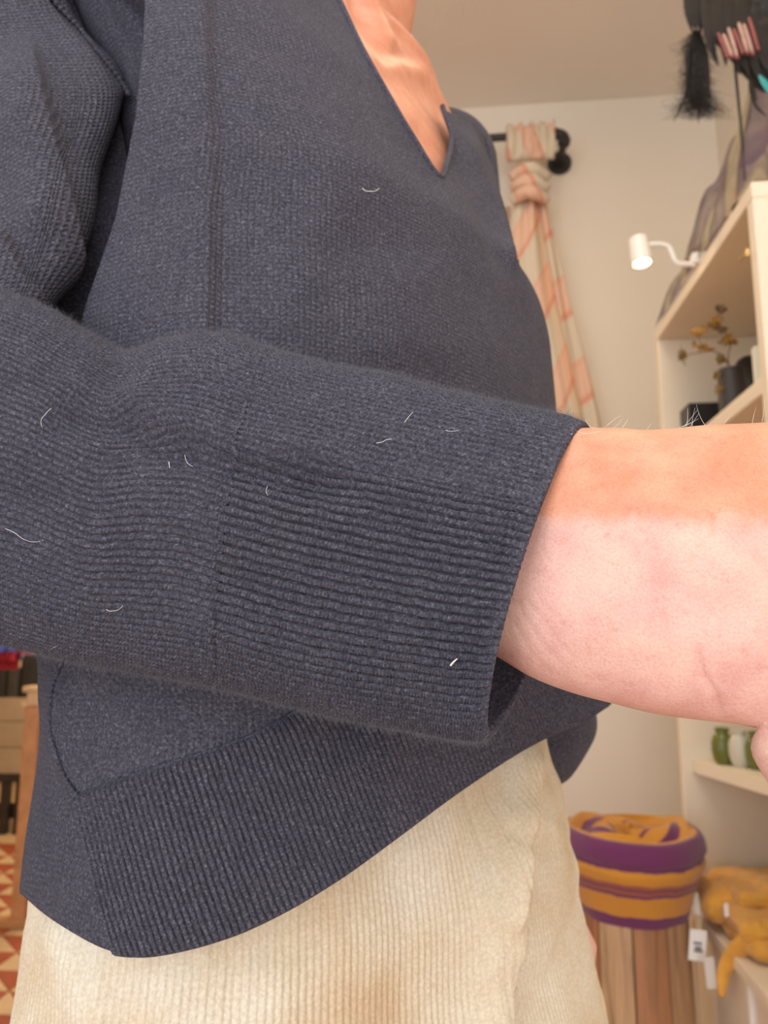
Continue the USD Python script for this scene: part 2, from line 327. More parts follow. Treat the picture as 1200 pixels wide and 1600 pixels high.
slope = lambda z: float(smooth(CAM_H + 0.20, CAM_H + 0.39, z))
fD = lambda z: 0.445 + 0.016 * slope(z)
faw = lambda z: 0.170 - 0.11 * float(smooth(CAM_H + 0.37, CAM_H + 0.47, z))
faf = lambda z: 0.105 + 0.012 * math.exp(-((z - CAM_H - 0.10) / 0.09) ** 2) - 0.034 * slope(z)
NZ = 300
zs = np.linspace(z_top, z_bot, NZ)
SW, TH = body_rings(SW_L, SW_R, DL, DR, zs, fD, faw, faf, 480)

def shape_torso(G):
    N = -grid_normals(G)
    if (N[len(G) // 2] * (G[len(G) // 2] - G[len(G) // 2].mean(0))).sum() < 0: N = -N
    return N
N0 = shape_torso(SW)
for line, w, amp, ends in (
        ([(316, -60), (320, 120), (327, 300), (326, 460), (318, 640)], 14, 0.0042, .12),
        ([(95, 580), (122, 470), (165, 335), (200, 180), (212, 60), (218, -80)], 13, 0.032, .08),
        ([(700, 190), (745, 300), (785, 390), (815, 445)], 12, 0.0022, .2),
        ([(735, 190), (770, 260), (800, 370), (815, 440)], 9, -0.003, .2),
        ([(470, 1140), (600, 1060), (740, 980)], 30, 0.004, .3)):
    SW = fold(SW, N0, line, w, amp, 'recess' if w == 13 else 'lip' if w == 14 else 'step', ends)
for line, w, amp in (([(620, 380), (625, 600)], 120, 0.003), ([(560, 200), (470, 420), (400, 640)], 60, 0.003), ([(90, 1040), (100, 1120), (110, 1230)], 26, 0.0045)):
    SW = fold(SW, N0, line, w, amp, 'ridge', .3)
nz_ = meshkit.noise(SW * 22, 3) - 0.5
SW = SW + N0 * (nz_ * 0.0035)[..., None]

# hem line and the seam above the hem band, found on the garment itself
HEM = PX([(-60, 1330), (35, 1398), (70, 1430), (110, 1455), (150, 1478), (185, 1491), (240, 1493), (310, 1478), (380, 1455), (460, 1415), (540, 1365), (620, 1305), (700, 1245), (780, 1190), (850, 1150), (905, 1130), (945, 1103), (990, 1075)])
BAND = PX([(-60, 1180), (35, 1225), (80, 1248), (118, 1244), (170, 1224), (220, 1204), (330, 1170), (400, 1144), (440, 1120), (560, 1060), (700, 985), (800, 930), (900, 880), (990, 850)])
def row_where(G, curve):
    x, y = proj(G); d = y - np.interp(x, curve[:, 0], curve[:, 1])
    N = shape_torso(G); face = np.einsum('...k,...k', N, np.array([0, 0, CAM_H]) - G) > -0.002
    r = np.full(G.shape[1], np.nan)
    for j in range(G.shape[1]):
        k = np.nonzero((d[:-1, j] < 0) & (d[1:, j] >= 0) & face[:-1, j])[0]
        if len(k):
            k = k[-1]; r[j] = k + d[k, j] / (d[k, j] - d[k + 1, j])
    return r
def fill_around(r):
    n = len(r); ok = np.nonzero(~np.isnan(r))[0]
    x = np.concatenate([ok - n, ok, ok + n]); y = np.tile(r[ok], 3)
    from scipy.ndimage import gaussian_filter1d
    return gaussian_filter1d(np.interp(np.arange(n), x, y), 3, mode='wrap')
hem_row, band_row = fill_around(row_where(SW, HEM)), fill_around(row_where(SW, BAND))
band_row = np.minimum(band_row, hem_row - 20)
def sample_cols(G, cols, rows):
    """bilinear samples of a ring grid"""
    n = G.shape[1]; c0 = np.floor(cols).astype(int); fc = (cols - c0)[..., None]; r0 = np.clip(np.floor(rows).astype(int), 0, G.shape[0] - 2); fr = (rows - r0)[..., None]
    g = lambda r, c: G[r, c % n]
    return (g(r0, c0) * (1 - fr) + g(r0 + 1, c0) * fr) * (1 - fc) + (g(r0, c0 + 1) * (1 - fr) + g(r0 + 1, c0 + 1) * fr) * fc
n_c = SW.shape[1]
# column of the right side seam (where the band's left end was measured)
xs_, ys_ = proj(SW)
def col_at(px, py):
    N = shape_torso(SW); face = np.einsum('...k,...k', N, np.array([0, 0, CAM_H]) - SW) > 0
    d = np.where(face, np.hypot(xs_ - px, ys_ - py), 1e9); return np.unravel_index(d.argmin(), d.shape)
c_top, c_bot = col_at(120, 1240)[1], col_at(185, 1480)[1]
# ---- front and back above the band
rows_v = np.linspace(0, 1, 280)[:, None]
cols_v = np.arange(n_c, dtype=float)[None, :]
UP = sample_cols(SW, np.broadcast_to(cols_v, (280, n_c)), rows_v * band_row[None, :])
arc = np.r_[0, np.cumsum(np.linalg.norm(np.diff(UP[180], axis=0), axis=1))]
uv_up = np.stack([np.broadcast_to(arc, UP.shape[:2]) , -UP[..., 2]], -1).reshape(-1, 2)
v, f = grid(UP)
# neckline
VL = PX([(395, -300), (470, -110), (530, 0), (565, 74), (602, 141), (645, 214), (690, 277)])
VR = PX([(690, 277), (698, 255), (704, 232), (706, 213), (700, 192), (692, 168), (688, 148), (690, 60), (700, -300)])
vpoly = np.vstack([VL, VR[1:]])
import shapely
px_, py_ = proj(v)
N_up = shape_torso(UP).reshape(-1, 3)
facing = np.einsum('ij,ij->i', N_up, np.array([0, 0, CAM_H]) - v) > -0.004
inside = shapely.contains_xy(Polygon(vpoly), px_, py_) & facing
inside |= shapely.contains_xy(Polygon([(540, 10), (600, 141), (684, 151), (698, 172), (714, 180), (736, 194), (775, 232), (850, 260), (850, -500), (520, -500)]), px_, py_)
dead = inside[f].all(1)
fk = f[~dead]
edge_v = np.unique(fk[inside[fk].any(1)][inside[fk[inside[fk].any(1)]]])
line = lerp_curve(np.vstack([VL[1:], VR[1:-2]]), 900)
for i in edge_v:
    d = np.hypot(line[:, 0] - px_[i], line[:, 1] - py_[i]); k = d.argmin()
    if d[k] < 16: v[i] = P(line[k, 0], line[k, 1], v[i, 1])
v[:] = v
sweater = obj('sweater', (v, fk), WOOL_BODY, person, uv=uv_up, label='navy blue fine knit v-neck sweater')
from scipy.spatial import cKDTree
tree = cKDTree(np.stack([px_[facing], py_[facing]], 1)); vf = np.where(facing)[0]
lt = lerp_curve(np.vstack([VL[1:], VR[1:-2]]), 160)
yy = v[vf[tree.query(lt)[1]], 1]
from scipy.ndimage import gaussian_filter1d
obj('neckline', tube(P(lt[:-5, 0], lt[:-5, 1], gaussian_filter1d(yy, 4)[:-5] - 0.0004), 0.0016, 8), WOOL_CLOSE, sweater, smooth=True)

def arc_u(row): return np.r_[0, np.cumsum(np.linalg.norm(np.diff(row, axis=0), axis=1))]
def knit_h(u, v, wale, stitch, kind):
    """height field of knitting; u across the wales, v along them, in metres"""
    x, y = u / wale, v / stitch
    wob = 0.18 * (meshkit.noise(np.stack([x * 0.7, y * 0.35, x * 0], -1), 5) - 0.5)
    x = x + wob
    fx = x - np.floor(x)
    if kind == 'rib':
        ridge = smooth(0.10, 0.62, np.abs(np.sin(np.pi * fx)))
        ph = y + 0.35 * fx + np.floor(x) * 0.37 + 0.5 * (meshkit.noise(np.stack([np.floor(x), y * .4, x * 0], -1), 9) - .5)
        st = 0.5 + 0.5 * np.sin(2 * np.pi * ph)
        return ridge * (0.76 + 0.24 * st)
    ridge = smooth(0.05, 0.75, np.abs(np.sin(np.pi * fx)))
    ph = y + 0.45 * fx + np.floor(x) * 0.21
    st = 0.5 + 0.5 * np.sin(2 * np.pi * ph)
    return ridge * (0.7 + 0.3 * st)

# ---- hem band at the front: ribs lean with the side seam
nb_c, nb_r = 1200, 260
t = np.linspace(0, 1, nb_r)[:, None]; s = np.linspace(0, 1, nb_c)[None, :]
c_end = c_top - n_c * 0.46
lean = (c_bot - c_top)
cols = c_top + (c_end - c_top) * s + lean * t * (1 - s)
rows = np.interp(cols % n_c, np.arange(n_c + 1), np.r_[band_row, band_row[0]]) * (1 - t) + t * np.interp(cols % n_c, np.arange(n_c + 1), np.r_[hem_row, hem_row[0]])
HB = sample_cols(SW, cols, rows)
NB = grid_normals(HB, False)
if (NB[nb_r // 2, 60] @ (np.array([0, 0, CAM_H]) - HB[nb_r // 2, 60])) < 0: NB = -NB
U = arc_u(HB[nb_r // 2])[None, :] + 0 * t; V = np.linalg.norm(HB - HB[:1], axis=-1)
amp = 0.0016 * smooth(0, 0.03, t) * smooth(0, 0.02, 1 - t)
HB = HB + NB * (0.0012 + 0.0012 * smooth(0, .05, t) + amp * knit_h(U, V, 0.00235, 0.0013, 'rib'))[..., None]
inner = HB[-1:] - NB[-1:] * 0.003; inner2 = HB[:1] - NB[:1] * 0.004
HBc = np.concatenate([inner2, HB, inner, inner + (HB[-40:-39] - HB[-1:]) * 1.0], 0)
obj('hem_band', grid(HBc, False), WOOL_CLOSE, sweater, smooth=True, label='ribbed front hem band of the sweater')
# ---- back panel, side seam to the far side
nk = 700
s = np.linspace(0, 1, nk)[None, :]; t = np.linspace(0, 1, 150)[:, None]
cols = c_top + (c_end + n_c - c_top) * s + lean * t * (1 - s)
rows = np.interp(cols % n_c, np.arange(n_c + 1), np.r_[band_row, band_row[0]]) * (1 - t) + t * np.interp(cols % n_c, np.arange(n_c + 1), np.r_[hem_row, hem_row[0]])
rows = np.minimum(rows + 9 * smooth(.55, .95, s) * smooth(0, 1, t), NZ - 2)
BP = sample_cols(SW, cols, rows)
NBP = grid_normals(BP, False)
if (NBP[70, 40] @ (BP[70, 40] - SW[-60].mean(0))) < 0: NBP = -NBP
U = arc_u(BP[75])[None, :] + 0 * t; V = np.linalg.norm(BP - BP[:1], axis=-1)
inner = BP[-1:] - NBP[-1:] * 0.003
BPc = np.concatenate([BP, inner, inner + (BP[-30:-29] - BP[-1:])], 0)
uvb = np.concatenate([np.stack([V, U], -1), np.stack([V[-1:], U[-1:]], -1), np.stack([V[-30:-29], U[-30:-29]], -1)], 0).reshape(-1, 2)
obj('back_panel', grid(BPc, False), WOOL_BODY, sweater, uv=uvb, label='longer back panel of the sweater below the side seam')
# ---- seams
def on_sweater(pts, n=160, out=0.0012):
    q = lerp_curve(pts, n); k = tree.query(q)[1]; yv = v[vf[k], 1]
    return P(q[:, 0], q[:, 1], gaussian_filter1d(yv, 5) - out)
seam_pts = np.concatenate([[sample_cols(SW, np.array([c_top + lean * q]), np.array([band_row[c_top] * (1 - q) + q * hem_row[int(round(c_top + lean * q)) % n_c]]))[0]] for q in np.linspace(0, 1, 60)])
nn = np.array([0, 0, CAM_H]) - seam_pts; nn /= np.linalg.norm(nn, axis=1, keepdims=True)
def cord(path, r, pitch):
    """a row of seam stitches: a knotted cord"""
    path = lerp_curve(path, int(max(60, np.linalg.norm(np.diff(path, axis=0), axis=1).sum() / pitch * 6)))
    k = np.arange(len(path)); return tube(path, r * (0.78 + 0.3 * np.sin(2 * np.pi * k / 6.0)), 7)
obj('side_seam', cord(seam_pts + nn * 0.0022, 0.0016, 0.0026), WOOL_CLOSE, sweater, smooth=True, label='chain-like side seam running down to the hem')
obj('front_seam', cord(on_sweater([(108, 1015), (92, 1045), (80, 1085), (77, 1130), (88, 1180), (104, 1220), (121, 1243)]), 0.0012, 0.0026), WOOL_CLOSE, sweater, smooth=True)

# ---------------- forearm sleeve and cuff
ST = [((-260, 400), (-215, 950)), ((-100, 428), (-95, 983)), ((0, 455), (-5, 996)), ((70, 480), (52, 1009)), ((140, 522), (105, 1021)), ((205, 549), (160, 1036)), ((270, 530), (218, 1047)), ((335, 524), (280, 1056)),
      ((420, 549), (345, 1070)), ((520, 576), (450, 1096)), ((620, 598), (560, 1121)), ((720, 619), (650, 1137)), ((820, 639), (715, 1147)), ((915, 661), (770, 1150))]
def loft(stations, depth, rdepth, shift, nrow, phi, expo=2.0, rows=None):
    """tube whose upper and lower outlines pass through the measured points; depth(t), rdepth(t) in metres, shift(t) how far the near side lags along the arm, in pixels"""
    from scipy.interpolate import PchipInterpolator as PI
    tp, bt = PX([s[0] for s in stations]), PX([s[1] for s in stations])
    mid = (tp + bt) / 2; s = np.r_[0, np.cumsum(np.linalg.norm(np.diff(mid, axis=0), axis=1))]; s /= s[-1]
    ft, fb = PI(s, tp), PI(s, bt)
    rows = np.linspace(0, 1, nrow) if rows is None else rows
    c, sn = np.cos(phi), np.sin(phi)
    c, sn = np.sign(c) * np.abs(c) ** (2 / expo), np.sign(sn) * np.abs(sn) ** (2 / expo)
    out = []
    for t in rows:
        T_, B_ = ft(t), fb(t); d, rd, sh = depth(t), rdepth(t), shift(t)
        m = (T_ + B_) / 2; C = P(m[0], m[1], d); Vv = (P(T_[0], T_[1], d) - P(B_[0], B_[1], d)) / 2
        toward = np.array([0, 0, CAM_H]) - C; toward /= np.linalg.norm(toward)
        along = P(m[0] + 1, m[1], d) - C; Nn = toward * rd + along * sh
        axis = (T_ - B_) / np.linalg.norm(T_ - B_)
        k, off = 1.0, 0.0
        for _ in range(12):
            pts = C + off * Vv + k * Vv * c[:, None] + Nn * sn[:, None]
            x, y = proj(pts); q = (x - m[0]) * axis[0] + (y - m[1]) * axis[1]
            want = np.linalg.norm(T_ - B_) / 2
            hi, lo = q.max(), -q.min()
            k *= 2 * want / (hi + lo); off -= (hi - lo) / 2 / want * 0.9
        out.append(pts)
    return np.array(out), s
PHI = np.concatenate([np.linspace(-0.12 * np.pi, 1.12 * np.pi, 640, endpoint=False), np.linspace(1.12 * np.pi, 1.88 * np.pi, 90, endpoint=False)])
dep = lambda t: 0.300 - 0.062 * t
rdp = lambda t: 0.046 - 0.013 * float(smooth(0.3, 1, t))
shf = lambda t: -(22 + 14 * t)
_, s_st = loft(ST, dep, rdp, shf, 2, PHI[:8])
t_c = s_st[8]
rows_s = np.concatenate([np.linspace(0.0, s_st[2] - .02, 40), np.linspace(s_st[2] - .018, t_c + .006, 480)])
rows_c = np.linspace(t_c, 1, 600)
SL, _ = loft(ST, dep, rdp, shf, 0, PHI, rows=rows_s)
CU, _ = loft(ST, dep, rdp, shf, 0, PHI, rows=rows_c)
def out_normals(G):
    N = grid_normals(G); m = G.shape[0] // 2
    if (N[m] * (G[m] - G[m].mean(0))).sum() < 0: N = -N
    return N
NS, NC = out_normals(SL), out_normals(CU)
def dress(G, N):
    for line, w, amp, mode, ends in (
            ([(20, 668), (70, 645), (120, 634), (200, 648), (290, 686), (365, 712), (480, 728), (600, 745)], 24, 0.0034, 'step', .18),
            ([(-80, 560), (60, 590), (180, 640)], 30, 0.0016, 'step', .3),
            ([(130, 720), (230, 725), (330, 770)], 40, -0.0022, 'ridge', .3),
            ([(205, 545), (170, 600), (120, 640)], 26, -0.0022, 'ridge', .25),
            ([(-40, 780), (60, 775), (120, 800)], 30, -0.0016, 'ridge', .3),
            ([(380, 703), (520, 728), (640, 748), (850, 790)], 4.5, -0.0011, 'ridge', .12),
            ([(352, 700), (345, 860), (338, 1070)], 5, -0.0007, 'ridge', .05)):
        G = fold(G, N, line, w, amp, mode, ends)
    return G + N * (0.003 * (meshkit.noise(G * 45, 11) - 0.5))[..., None]
SL, CU = dress(SL, NS), dress(CU, NC)
def uv_loft(G):
    u = np.r_[0, np.cumsum(np.linalg.norm(np.diff(G[G.shape[0] // 2], axis=0), axis=1))]
    near = G[:, 300]; vv = np.r_[0, np.cumsum(np.linalg.norm(np.diff(near, axis=0), axis=1))]
    return np.broadcast_to(u[None, :], G.shape[:2]), np.broadcast_to(vv[:, None], G.shape[:2])
u_, v_ = uv_loft(SL)
dense = (np.abs(((PHI[None, :] + 0.5 * np.pi) % (2 * np.pi)) - np.pi) < 0.63 * np.pi).astype(float)
u_diag = u_ + 0.0
h = knit_h(u_diag, v_, 0.0023, 0.0013, 'flat')
# the very top of the arm shows the knit end-on: softer relief
soft = lambda G: 1 - 0.55 * smooth(90, 20, np.abs(proj(G)[1] - 0) * 0 + 200)
SLd = SL + NS * (0.00135 * h * dense)[..., None]
u2, v2 = uv_loft(CU)
xC, yC = proj(CU)
lineY = np.interp(xC, [350, 380, 520, 640, 850], [700, 703, 728, 748, 790])
ribbed = smooth(-14, 10, yC - lineY)
h = 0.0021 * ribbed * knit_h(u2, v2, 0.00268, 0.00108, 'rib') + 0.0012 * (1 - ribbed) * knit_h(u2, v2, 0.0022, 0.0012, 'flat')
edge = smooth(0, 0.02, (1 - rows_c))[:, None]
CUd = CU + NC * (0.0000 + h * dense * (0.5 + 0.5 * edge))[..., None]
# rolled rim and the inside of the cuff
ax = CU[-1] - CU[-6]; ax /= np.linalg.norm(ax, axis=1, keepdims=True)
rim = [CUd[-1] + ax * 0.0010 * math.sin(a) - NC[-1] * 0.0012 * (1 - math.cos(a)) for a in np.linspace(0.4, math.pi, 6)]
ins = [CU[-k] - NC[-k] * 0.0022 for k in (8, 40, 120, 250)]
CUf = np.concatenate([CUd, np.array(rim), np.array(ins)], 0)
sleeve = obj('sleeve', grid(SLd), WOOL_CLOSE, sweater, smooth=True, label='right sleeve of the sweater from elbow to cuff')
cuff = obj('cuff', grid(CUf), WOOL_CLOSE, sweater, smooth=True, label='wide ribbed cuff of the right sleeve')

# ---------------- upper right sleeve, shoulder to elbow
UA = [((-330, -330), (100, -330)), ((-290, -180), (92, -180)), ((-260, 0), (98, -20)), ((-270, 150), (196, 148)), ((-290, 280), (160, 270)), ((-310, 400), (124, 400)), ((-330, 520), (84, 490)), ((-340, 640), (40, 590)), ((-330, 760), (-40, 700)), ((-300, 860), (-120, 820))]
UA = [((a[0], a[1]), (b[0], b[1])) for a, b in UA]
ph2 = np.linspace(-0.5 * np.pi, 1.5 * np.pi, 520, endpoint=False)
UG, _ = loft(UA, lambda t: 0.375 - 0.075 * t, lambda t: 0.052, lambda t: 0.0, 0, ph2, rows=np.linspace(0, 1, 420))
NU = out_normals(UG)
for line, w, amp, mode in (([(40, 40), (75, 190), (92, 290), (106, 400), (104, 480)], 12, 0.0085, 'lip'), ([(-10, 350), (30, 440), (70, 490)], 14, 0.006, 'lip'), ([(60, -40), (84, 0), (122, 42), (160, 88), (188, 126), (203, 150)], 5, -0.003, 'ridge'), ([(0, 60), (40, 240), (60, 400)], 34, 0.004, 'ridge')):
    UG = fold(UG, NU, line, w, amp, mode, .2)
UG = UG + NU * (0.006 * (meshkit.noise(UG * 30, 4) - 0.5))[..., None]
uu = np.broadcast_to(np.r_[0, np.cumsum(np.linalg.norm(np.diff(UG[210], axis=0), axis=1))][None, :], UG.shape[:2]); vv = np.broadcast_to(np.r_[0, np.cumsum(np.linalg.norm(np.diff(UG[:, 260], axis=0), axis=1))][:, None], UG.shape[:2])
obj('upper_sleeve', grid(UG, True, True), WOOL_ARM, sweater, uv=np.vstack([np.stack([uu, vv], -1).reshape(-1, 2), [[0, 0], [0, 0]]]), label='upper right sleeve hanging from the shoulder')
xg, yg = proj(UG); fg = np.einsum('...k,...k', NU, np.array([0, 0, CAM_H]) - UG) > 0
tu = cKDTree(np.stack([xg[fg], yg[fg]], 1)); ug = UG[fg]
q = lerp_curve([(60, -40), (84, 0), (122, 42), (160, 88), (188, 126), (203, 150)], 120)
yv = gaussian_filter1d(ug[tu.query(q)[1], 1], 6)
obj('shoulder_seam', cord(P(q[:, 0], q[:, 1], yv - 0.0012), 0.0016, 0.0028), WOOL_CLOSE, sweater, smooth=True, label='dark armhole seam at the right shoulder')

# ---------------- left sleeve, behind the body
def chain(pts, radii, seg=24):
    ms = []
    for (a, ra), (b, rb) in zip(zip(pts[:-1], radii[:-1]), zip(pts[1:], radii[1:])):
        ms.append(m3.Manifold.batch_hull([m3.Manifold.sphere(ra, seg).translate(tuple(map(float, a))), m3.Manifold.sphere(rb, seg).translate(tuple(map(float, b)))]))
    return m3.Manifold.batch_boolean(ms, m3.OpType.Add)
def soften(man, length, it=12):
    t = to_tm(man.refine_to_length(length)); t.merge_vertices(); trimesh.smoothing.filter_taubin(t, iterations=it); return t
LSH, LEL, LWR = P(690, 264, .57), P(732, 640, .60), P(862, 1125, .555)
ls = chain([P(640, 240, .54), LSH, (LSH + LEL) / 2, LEL, (LEL + LWR) / 2, LWR, P(842, 1163, .56)], [.035, .045, .043, .041, .036, .031, .030])
obj('left_sleeve', soften(ls, .008), WOOL_ARM, sweater, smooth=True, label='left sleeve of the sweater hanging behind the body')

obj('elbow', soften(chain([P(-215, 540, .328), P(-268, 720, .316), P(-225, 790, .314)], [.050, .053, .050]), .008), WOOL_ARM, sweater, smooth=True, label='bent elbow of the right sleeve')
# ---------------- fuzz on the near sleeve, lint
allv = np.concatenate([SLd[:, :].reshape(-1, 3), CUd.reshape(-1, 3)]); alln = np.concatenate([NS.reshape(-1, 3), NC.reshape(-1, 3)])
xv, yv_ = proj(allv)
fc = np.einsum('ij,ij->i', alln, np.array([0, 0, CAM_H]) - allv) / np.linalg.norm(np.array([0, 0, CAM_H]) - allv, axis=1)
okv = np.nonzero((fc > -0.2) & (xv > -30))[0]
wt = 0.25 + np.exp(-(fc[okv] / 0.3) ** 2) * 1.6; wt /= wt.sum()
pick = rng.choice(okv, 38000, p=wt)
strands = []
dirs = rng.normal(size=(len(pick), 3)); Ls = rng.gamma(3.0, 0.00042, len(pick))
for i, k in enumerate(pick):
    d = alln[k] * 0.75 + dirs[i] * 0.55; d /= np.linalg.norm(d); side = np.cross(d, dirs[(i + 1) % len(pick)]); L = Ls[i]
    strands.append(np.array([allv[k] - alln[k] * 0.0002, allv[k] + d * L * 0.5, allv[k] + d * L + side * L * 0.3]))
curves('fuzz', strands, 0.000045, WOOL_FUZZ, sweater, kind='stuff', label='fine wool fuzz standing off the sleeve')
# ---------------- trousers
TR_L = [(70, 1100), (60, 1230), (52, 1330), (45, 1420), (32, 1500), (15, 1600), (-8, 1750), (-20, 1950)]
TR_R = [(830, 900), (845, 1050), (850, 1150), (858, 1195), (874, 1240), (886, 1300), (895, 1380), (908, 1450), (928, 1530), (946, 1600), (965, 1720), (975, 1950)]
zt = np.linspace(CAM_H + 0.02, 0.74, 140)
TG, _ = body_rings(TR_L, TR_R, 0.40, 0.47, zt, lambda z: 0.447, lambda z: 0.150, lambda z: 0.094, 1500)
NT = shape_torso(TG)
for line, w, amp, mode, ends in (
        ([(796, 1130), (799, 1240), (793, 1330), (781, 1420), (773, 1500), (770, 1600), (768, 1720)], 8, 0.013, 'lip', .05),
        ([(840, 1150), (822, 1260), (808, 1380), (790, 1470)], 9, 0.005, 'lip', .15),
        ([(905, 1310), (880, 1400), (850, 1470), (830, 1540)], 14, 0.004, 'lip', .2),
        ([(800, 1270), (830, 1300), (880, 1330)], 16, 0.0020, 'step', .2),
        ([(60, 1420), (120, 1520), (150, 1640)], 30, 0.003, 'ridge', .2), ([(420, 1480), (440, 1640)], 60, 0.003, 'ridge', .3), ([(640, 1320), (620, 1500), (640, 1700)], 50, -0.003, 'ridge', .2)):
    TG = fold(TG, NT, line, w, amp, mode, ends)
TG = TG + NT * (0.005 * (meshkit.noise(TG * 26, 8) - 0.5))[..., None]
ua = arc_u(TG[60]); nw = round(ua[-1] / 0.0031)
wav = np.abs(np.sin(np.pi * nw * ua / ua[-1])) ** 0.5
TG = TG + NT * (0.0012 * wav * (0.85 + 0.3 * meshkit.noise(np.stack([TG[..., 0] * 400, TG[..., 1] * 400, TG[..., 2] * 60], -1), 2)))[..., None]
hipc = TG[-1].mean(0)
def leg_rings(side):
    out = []; a = np.linspace(0, 2 * np.pi, 90, endpoint=False)
    for z in np.linspace(0.79, 0.07, 60):
        t = (0.79 - z) / 0.72; c = hipc[:2] + side * SIDE * (0.068 + 0.02 * t) - FWD * 0.01 * t
        r1, r2 = 0.088 - 0.014 * t, 0.094 - 0.016 * t
        r = 1 + 0.02 * np.sin(5 * a + z * 22)
        out.append(np.concatenate([c + (r * r1 * np.cos(a))[:, None] * SIDE + (r * r2 * np.sin(a))[:, None] * FWD, np.full((90, 1), z)], 1))
    return np.array(out)
parts = [trimesh.Trimesh(*grid(TG), process=False)] + [trimesh.Trimesh(*grid(leg_rings(s)), process=False) for s in (1, -1)]
trousers = obj('trousers', cat(*parts), CORD, person, smooth=True, label='cream wide-wale corduroy trousers')
for s in (1, -1):
    c = np.append(hipc[:2] + s * SIDE * 0.088 - FWD * 0.01, 0)
    f3, s3 = np.append(FWD, 0), np.append(SIDE, 0)
    pts = [(c - f3 * .07 + [0, 0, .04], .038), (c + f3 * .06 + [0, 0, .036], .036), (c + f3 * .13 + s3 * .012 + [0, 0, .03], .03), (c + f3 * .13 - s3 * .014 + [0, 0, .03], .03), (c - f3 * .03 + [0, 0, .09], .034)]
    up = m3.Manifold.batch_hull([m3.Manifold.sphere(r, 24).translate(tuple(map(float, p))) for p, r in pts]).trim_by_plane((0, 0, 1), 0.012)
    sole = m3.Manifold.batch_hull([m3.Manifold.cylinder(0.014, r * 1.02, r * 1.02, 28).translate((float(p[0]), float(p[1]), 0)) for p, r in pts[:4]])
    sh = obj('shoe', soften(up, .008, 6), SHOE, person, smooth=True)
    obj('sole', sole, plain('shoe_sole' + ('' if s == 1 else '_b'), (.5, .45, .38), .8), sh)

# ---------------- skin: head, neck, chest, arms, hands, legs in one surface
SK_L = [(352, -400), (345, -250), (342, -150), (330, -90), (310, -20), (290, 60), (285, 160), (255, 300), (210, 450), (150, 650), (95, 850), (90, 1010), (96, 1150), (95, 1300)]
SK_R = [(672, -400), (664, -250), (660, -120), (656, -40), (650, 0), (645, 35), (639, 62), (641, 84), (653, 100), (668, 112), (678, 122), (684, 136), (690, 156), (712, 200), (733, 270), (762, 340), (790, 430), (822, 500), (836, 545), (842, 640), (836, 850), (826, 1000), (822, 1150), (830, 1300)]
neck = lambda z: float(smooth(CAM_H + 0.345, CAM_H + 0.40, z))
zk = np.linspace(CAM_H + 0.60, CAM_H - 0.12, 210)
SKN, _ = body_rings(SK_L, SK_R, 0.405, 0.47, zk, lambda z: 0.447 + 0.018 * slope(z), lambda z: 0.148 * (1 - neck(z)) + 0.060 * neck(z), lambda z: (0.090 + 0.012 * math.exp(-((z - CAM_H - 0.10) / 0.09) ** 2) - 0.034 * slope(z)) * (1 - neck(z)) + 0.058 * neck(z), 300)
NK = shape_torso(SKN)
for line, w, amp, mode in (([(545, -90), (566, 0), (582, 38), (592, 62), (604, 84), (628, 98)], 10, 0.0045, 'step'), ([(520, 40), (580, 95), (640, 112), (680, 130)], 14, 0.003, 'ridge'), ([(640, 180), (665, 260), (680, 400)], 22, -0.002, 'ridge')):
    SKN = fold(SKN, NK, line, w, amp, mode, .2)
def solid(v, f):
    t = trimesh.Trimesh(v, f, process=True); t.fix_normals()
    return m3.Manifold(m3.Mesh(np.asarray(t.vertices, np.float32), np.asarray(t.faces, np.uint32)))
trunk = solid(*grid(SKN, True, True))
AST = [((560, 640), (480, 890)), ((700, 655), (620, 950)), ((800, 668), (720, 995)), ((880, 669), (785, 1030)), ((920, 669), (832, 1058)), ((965, 669), (900, 1084)), ((1012, 672), (962, 1100)), ((1060, 669), (1035, 1117)), ((1110, 664), (1095, 1125)), ((1160, 662), (1150, 1131)), ((1210, 660), (1205, 1140)), ((1300, 664), (1300, 1130)), ((1390, 690), (1390, 1090))]
ph3 = np.linspace(0, 2 * np.pi, 260, endpoint=False)
FA, _ = loft(AST, lambda t: 0.256 - 0.042 * float(smooth(0, .8, t)), lambda t: 0.017 + 0.007 * float(smooth(0, .5, t)), lambda t: -18.0, 0, ph3, 2.25, rows=np.linspace(0, 1, 330))
NF = out_normals(FA)
for line, w, amp, mode in (([(850, 784), (940, 790), (1040, 800), (1130, 822), (1230, 820)], 22, 0.0008, 'step'), ([(1128, 1128), (1118, 1085), (1096, 1050), (1085, 1000)], 7, -0.0007, 'ridge'),
        ([(900, 720), (1050, 730), (1200, 716)], 30, 0.0012, 'ridge'), ([(805, 940), (850, 1010), (900, 1060)], 4, -0.00014, 'ridge'), ([(815, 925), (870, 1000), (910, 1040)], 3, -0.00014, 'ridge'), ([(830, 920), (885, 985)], 3, -0.00012, 'ridge'), ([(798, 965), (830, 1020), (870, 1062)], 4, -0.00014, 'ridge'),
        ([(860, 690), (1000, 700), (1200, 684)], 8, 0.0004, 'step'), ([(1000, 900), (1100, 950), (1200, 960)], 40, -0.0012, 'ridge')):
    FA = fold(FA, NF, line, w, amp, mode, .2)
arm = solid(*grid(FA, True, True))
A = P(1390, 890, .21); xa, za, ya = np.array([1.0, 0.05, 0]), np.array([0, 0, 1.0]), np.array([0, 1.0, 0])
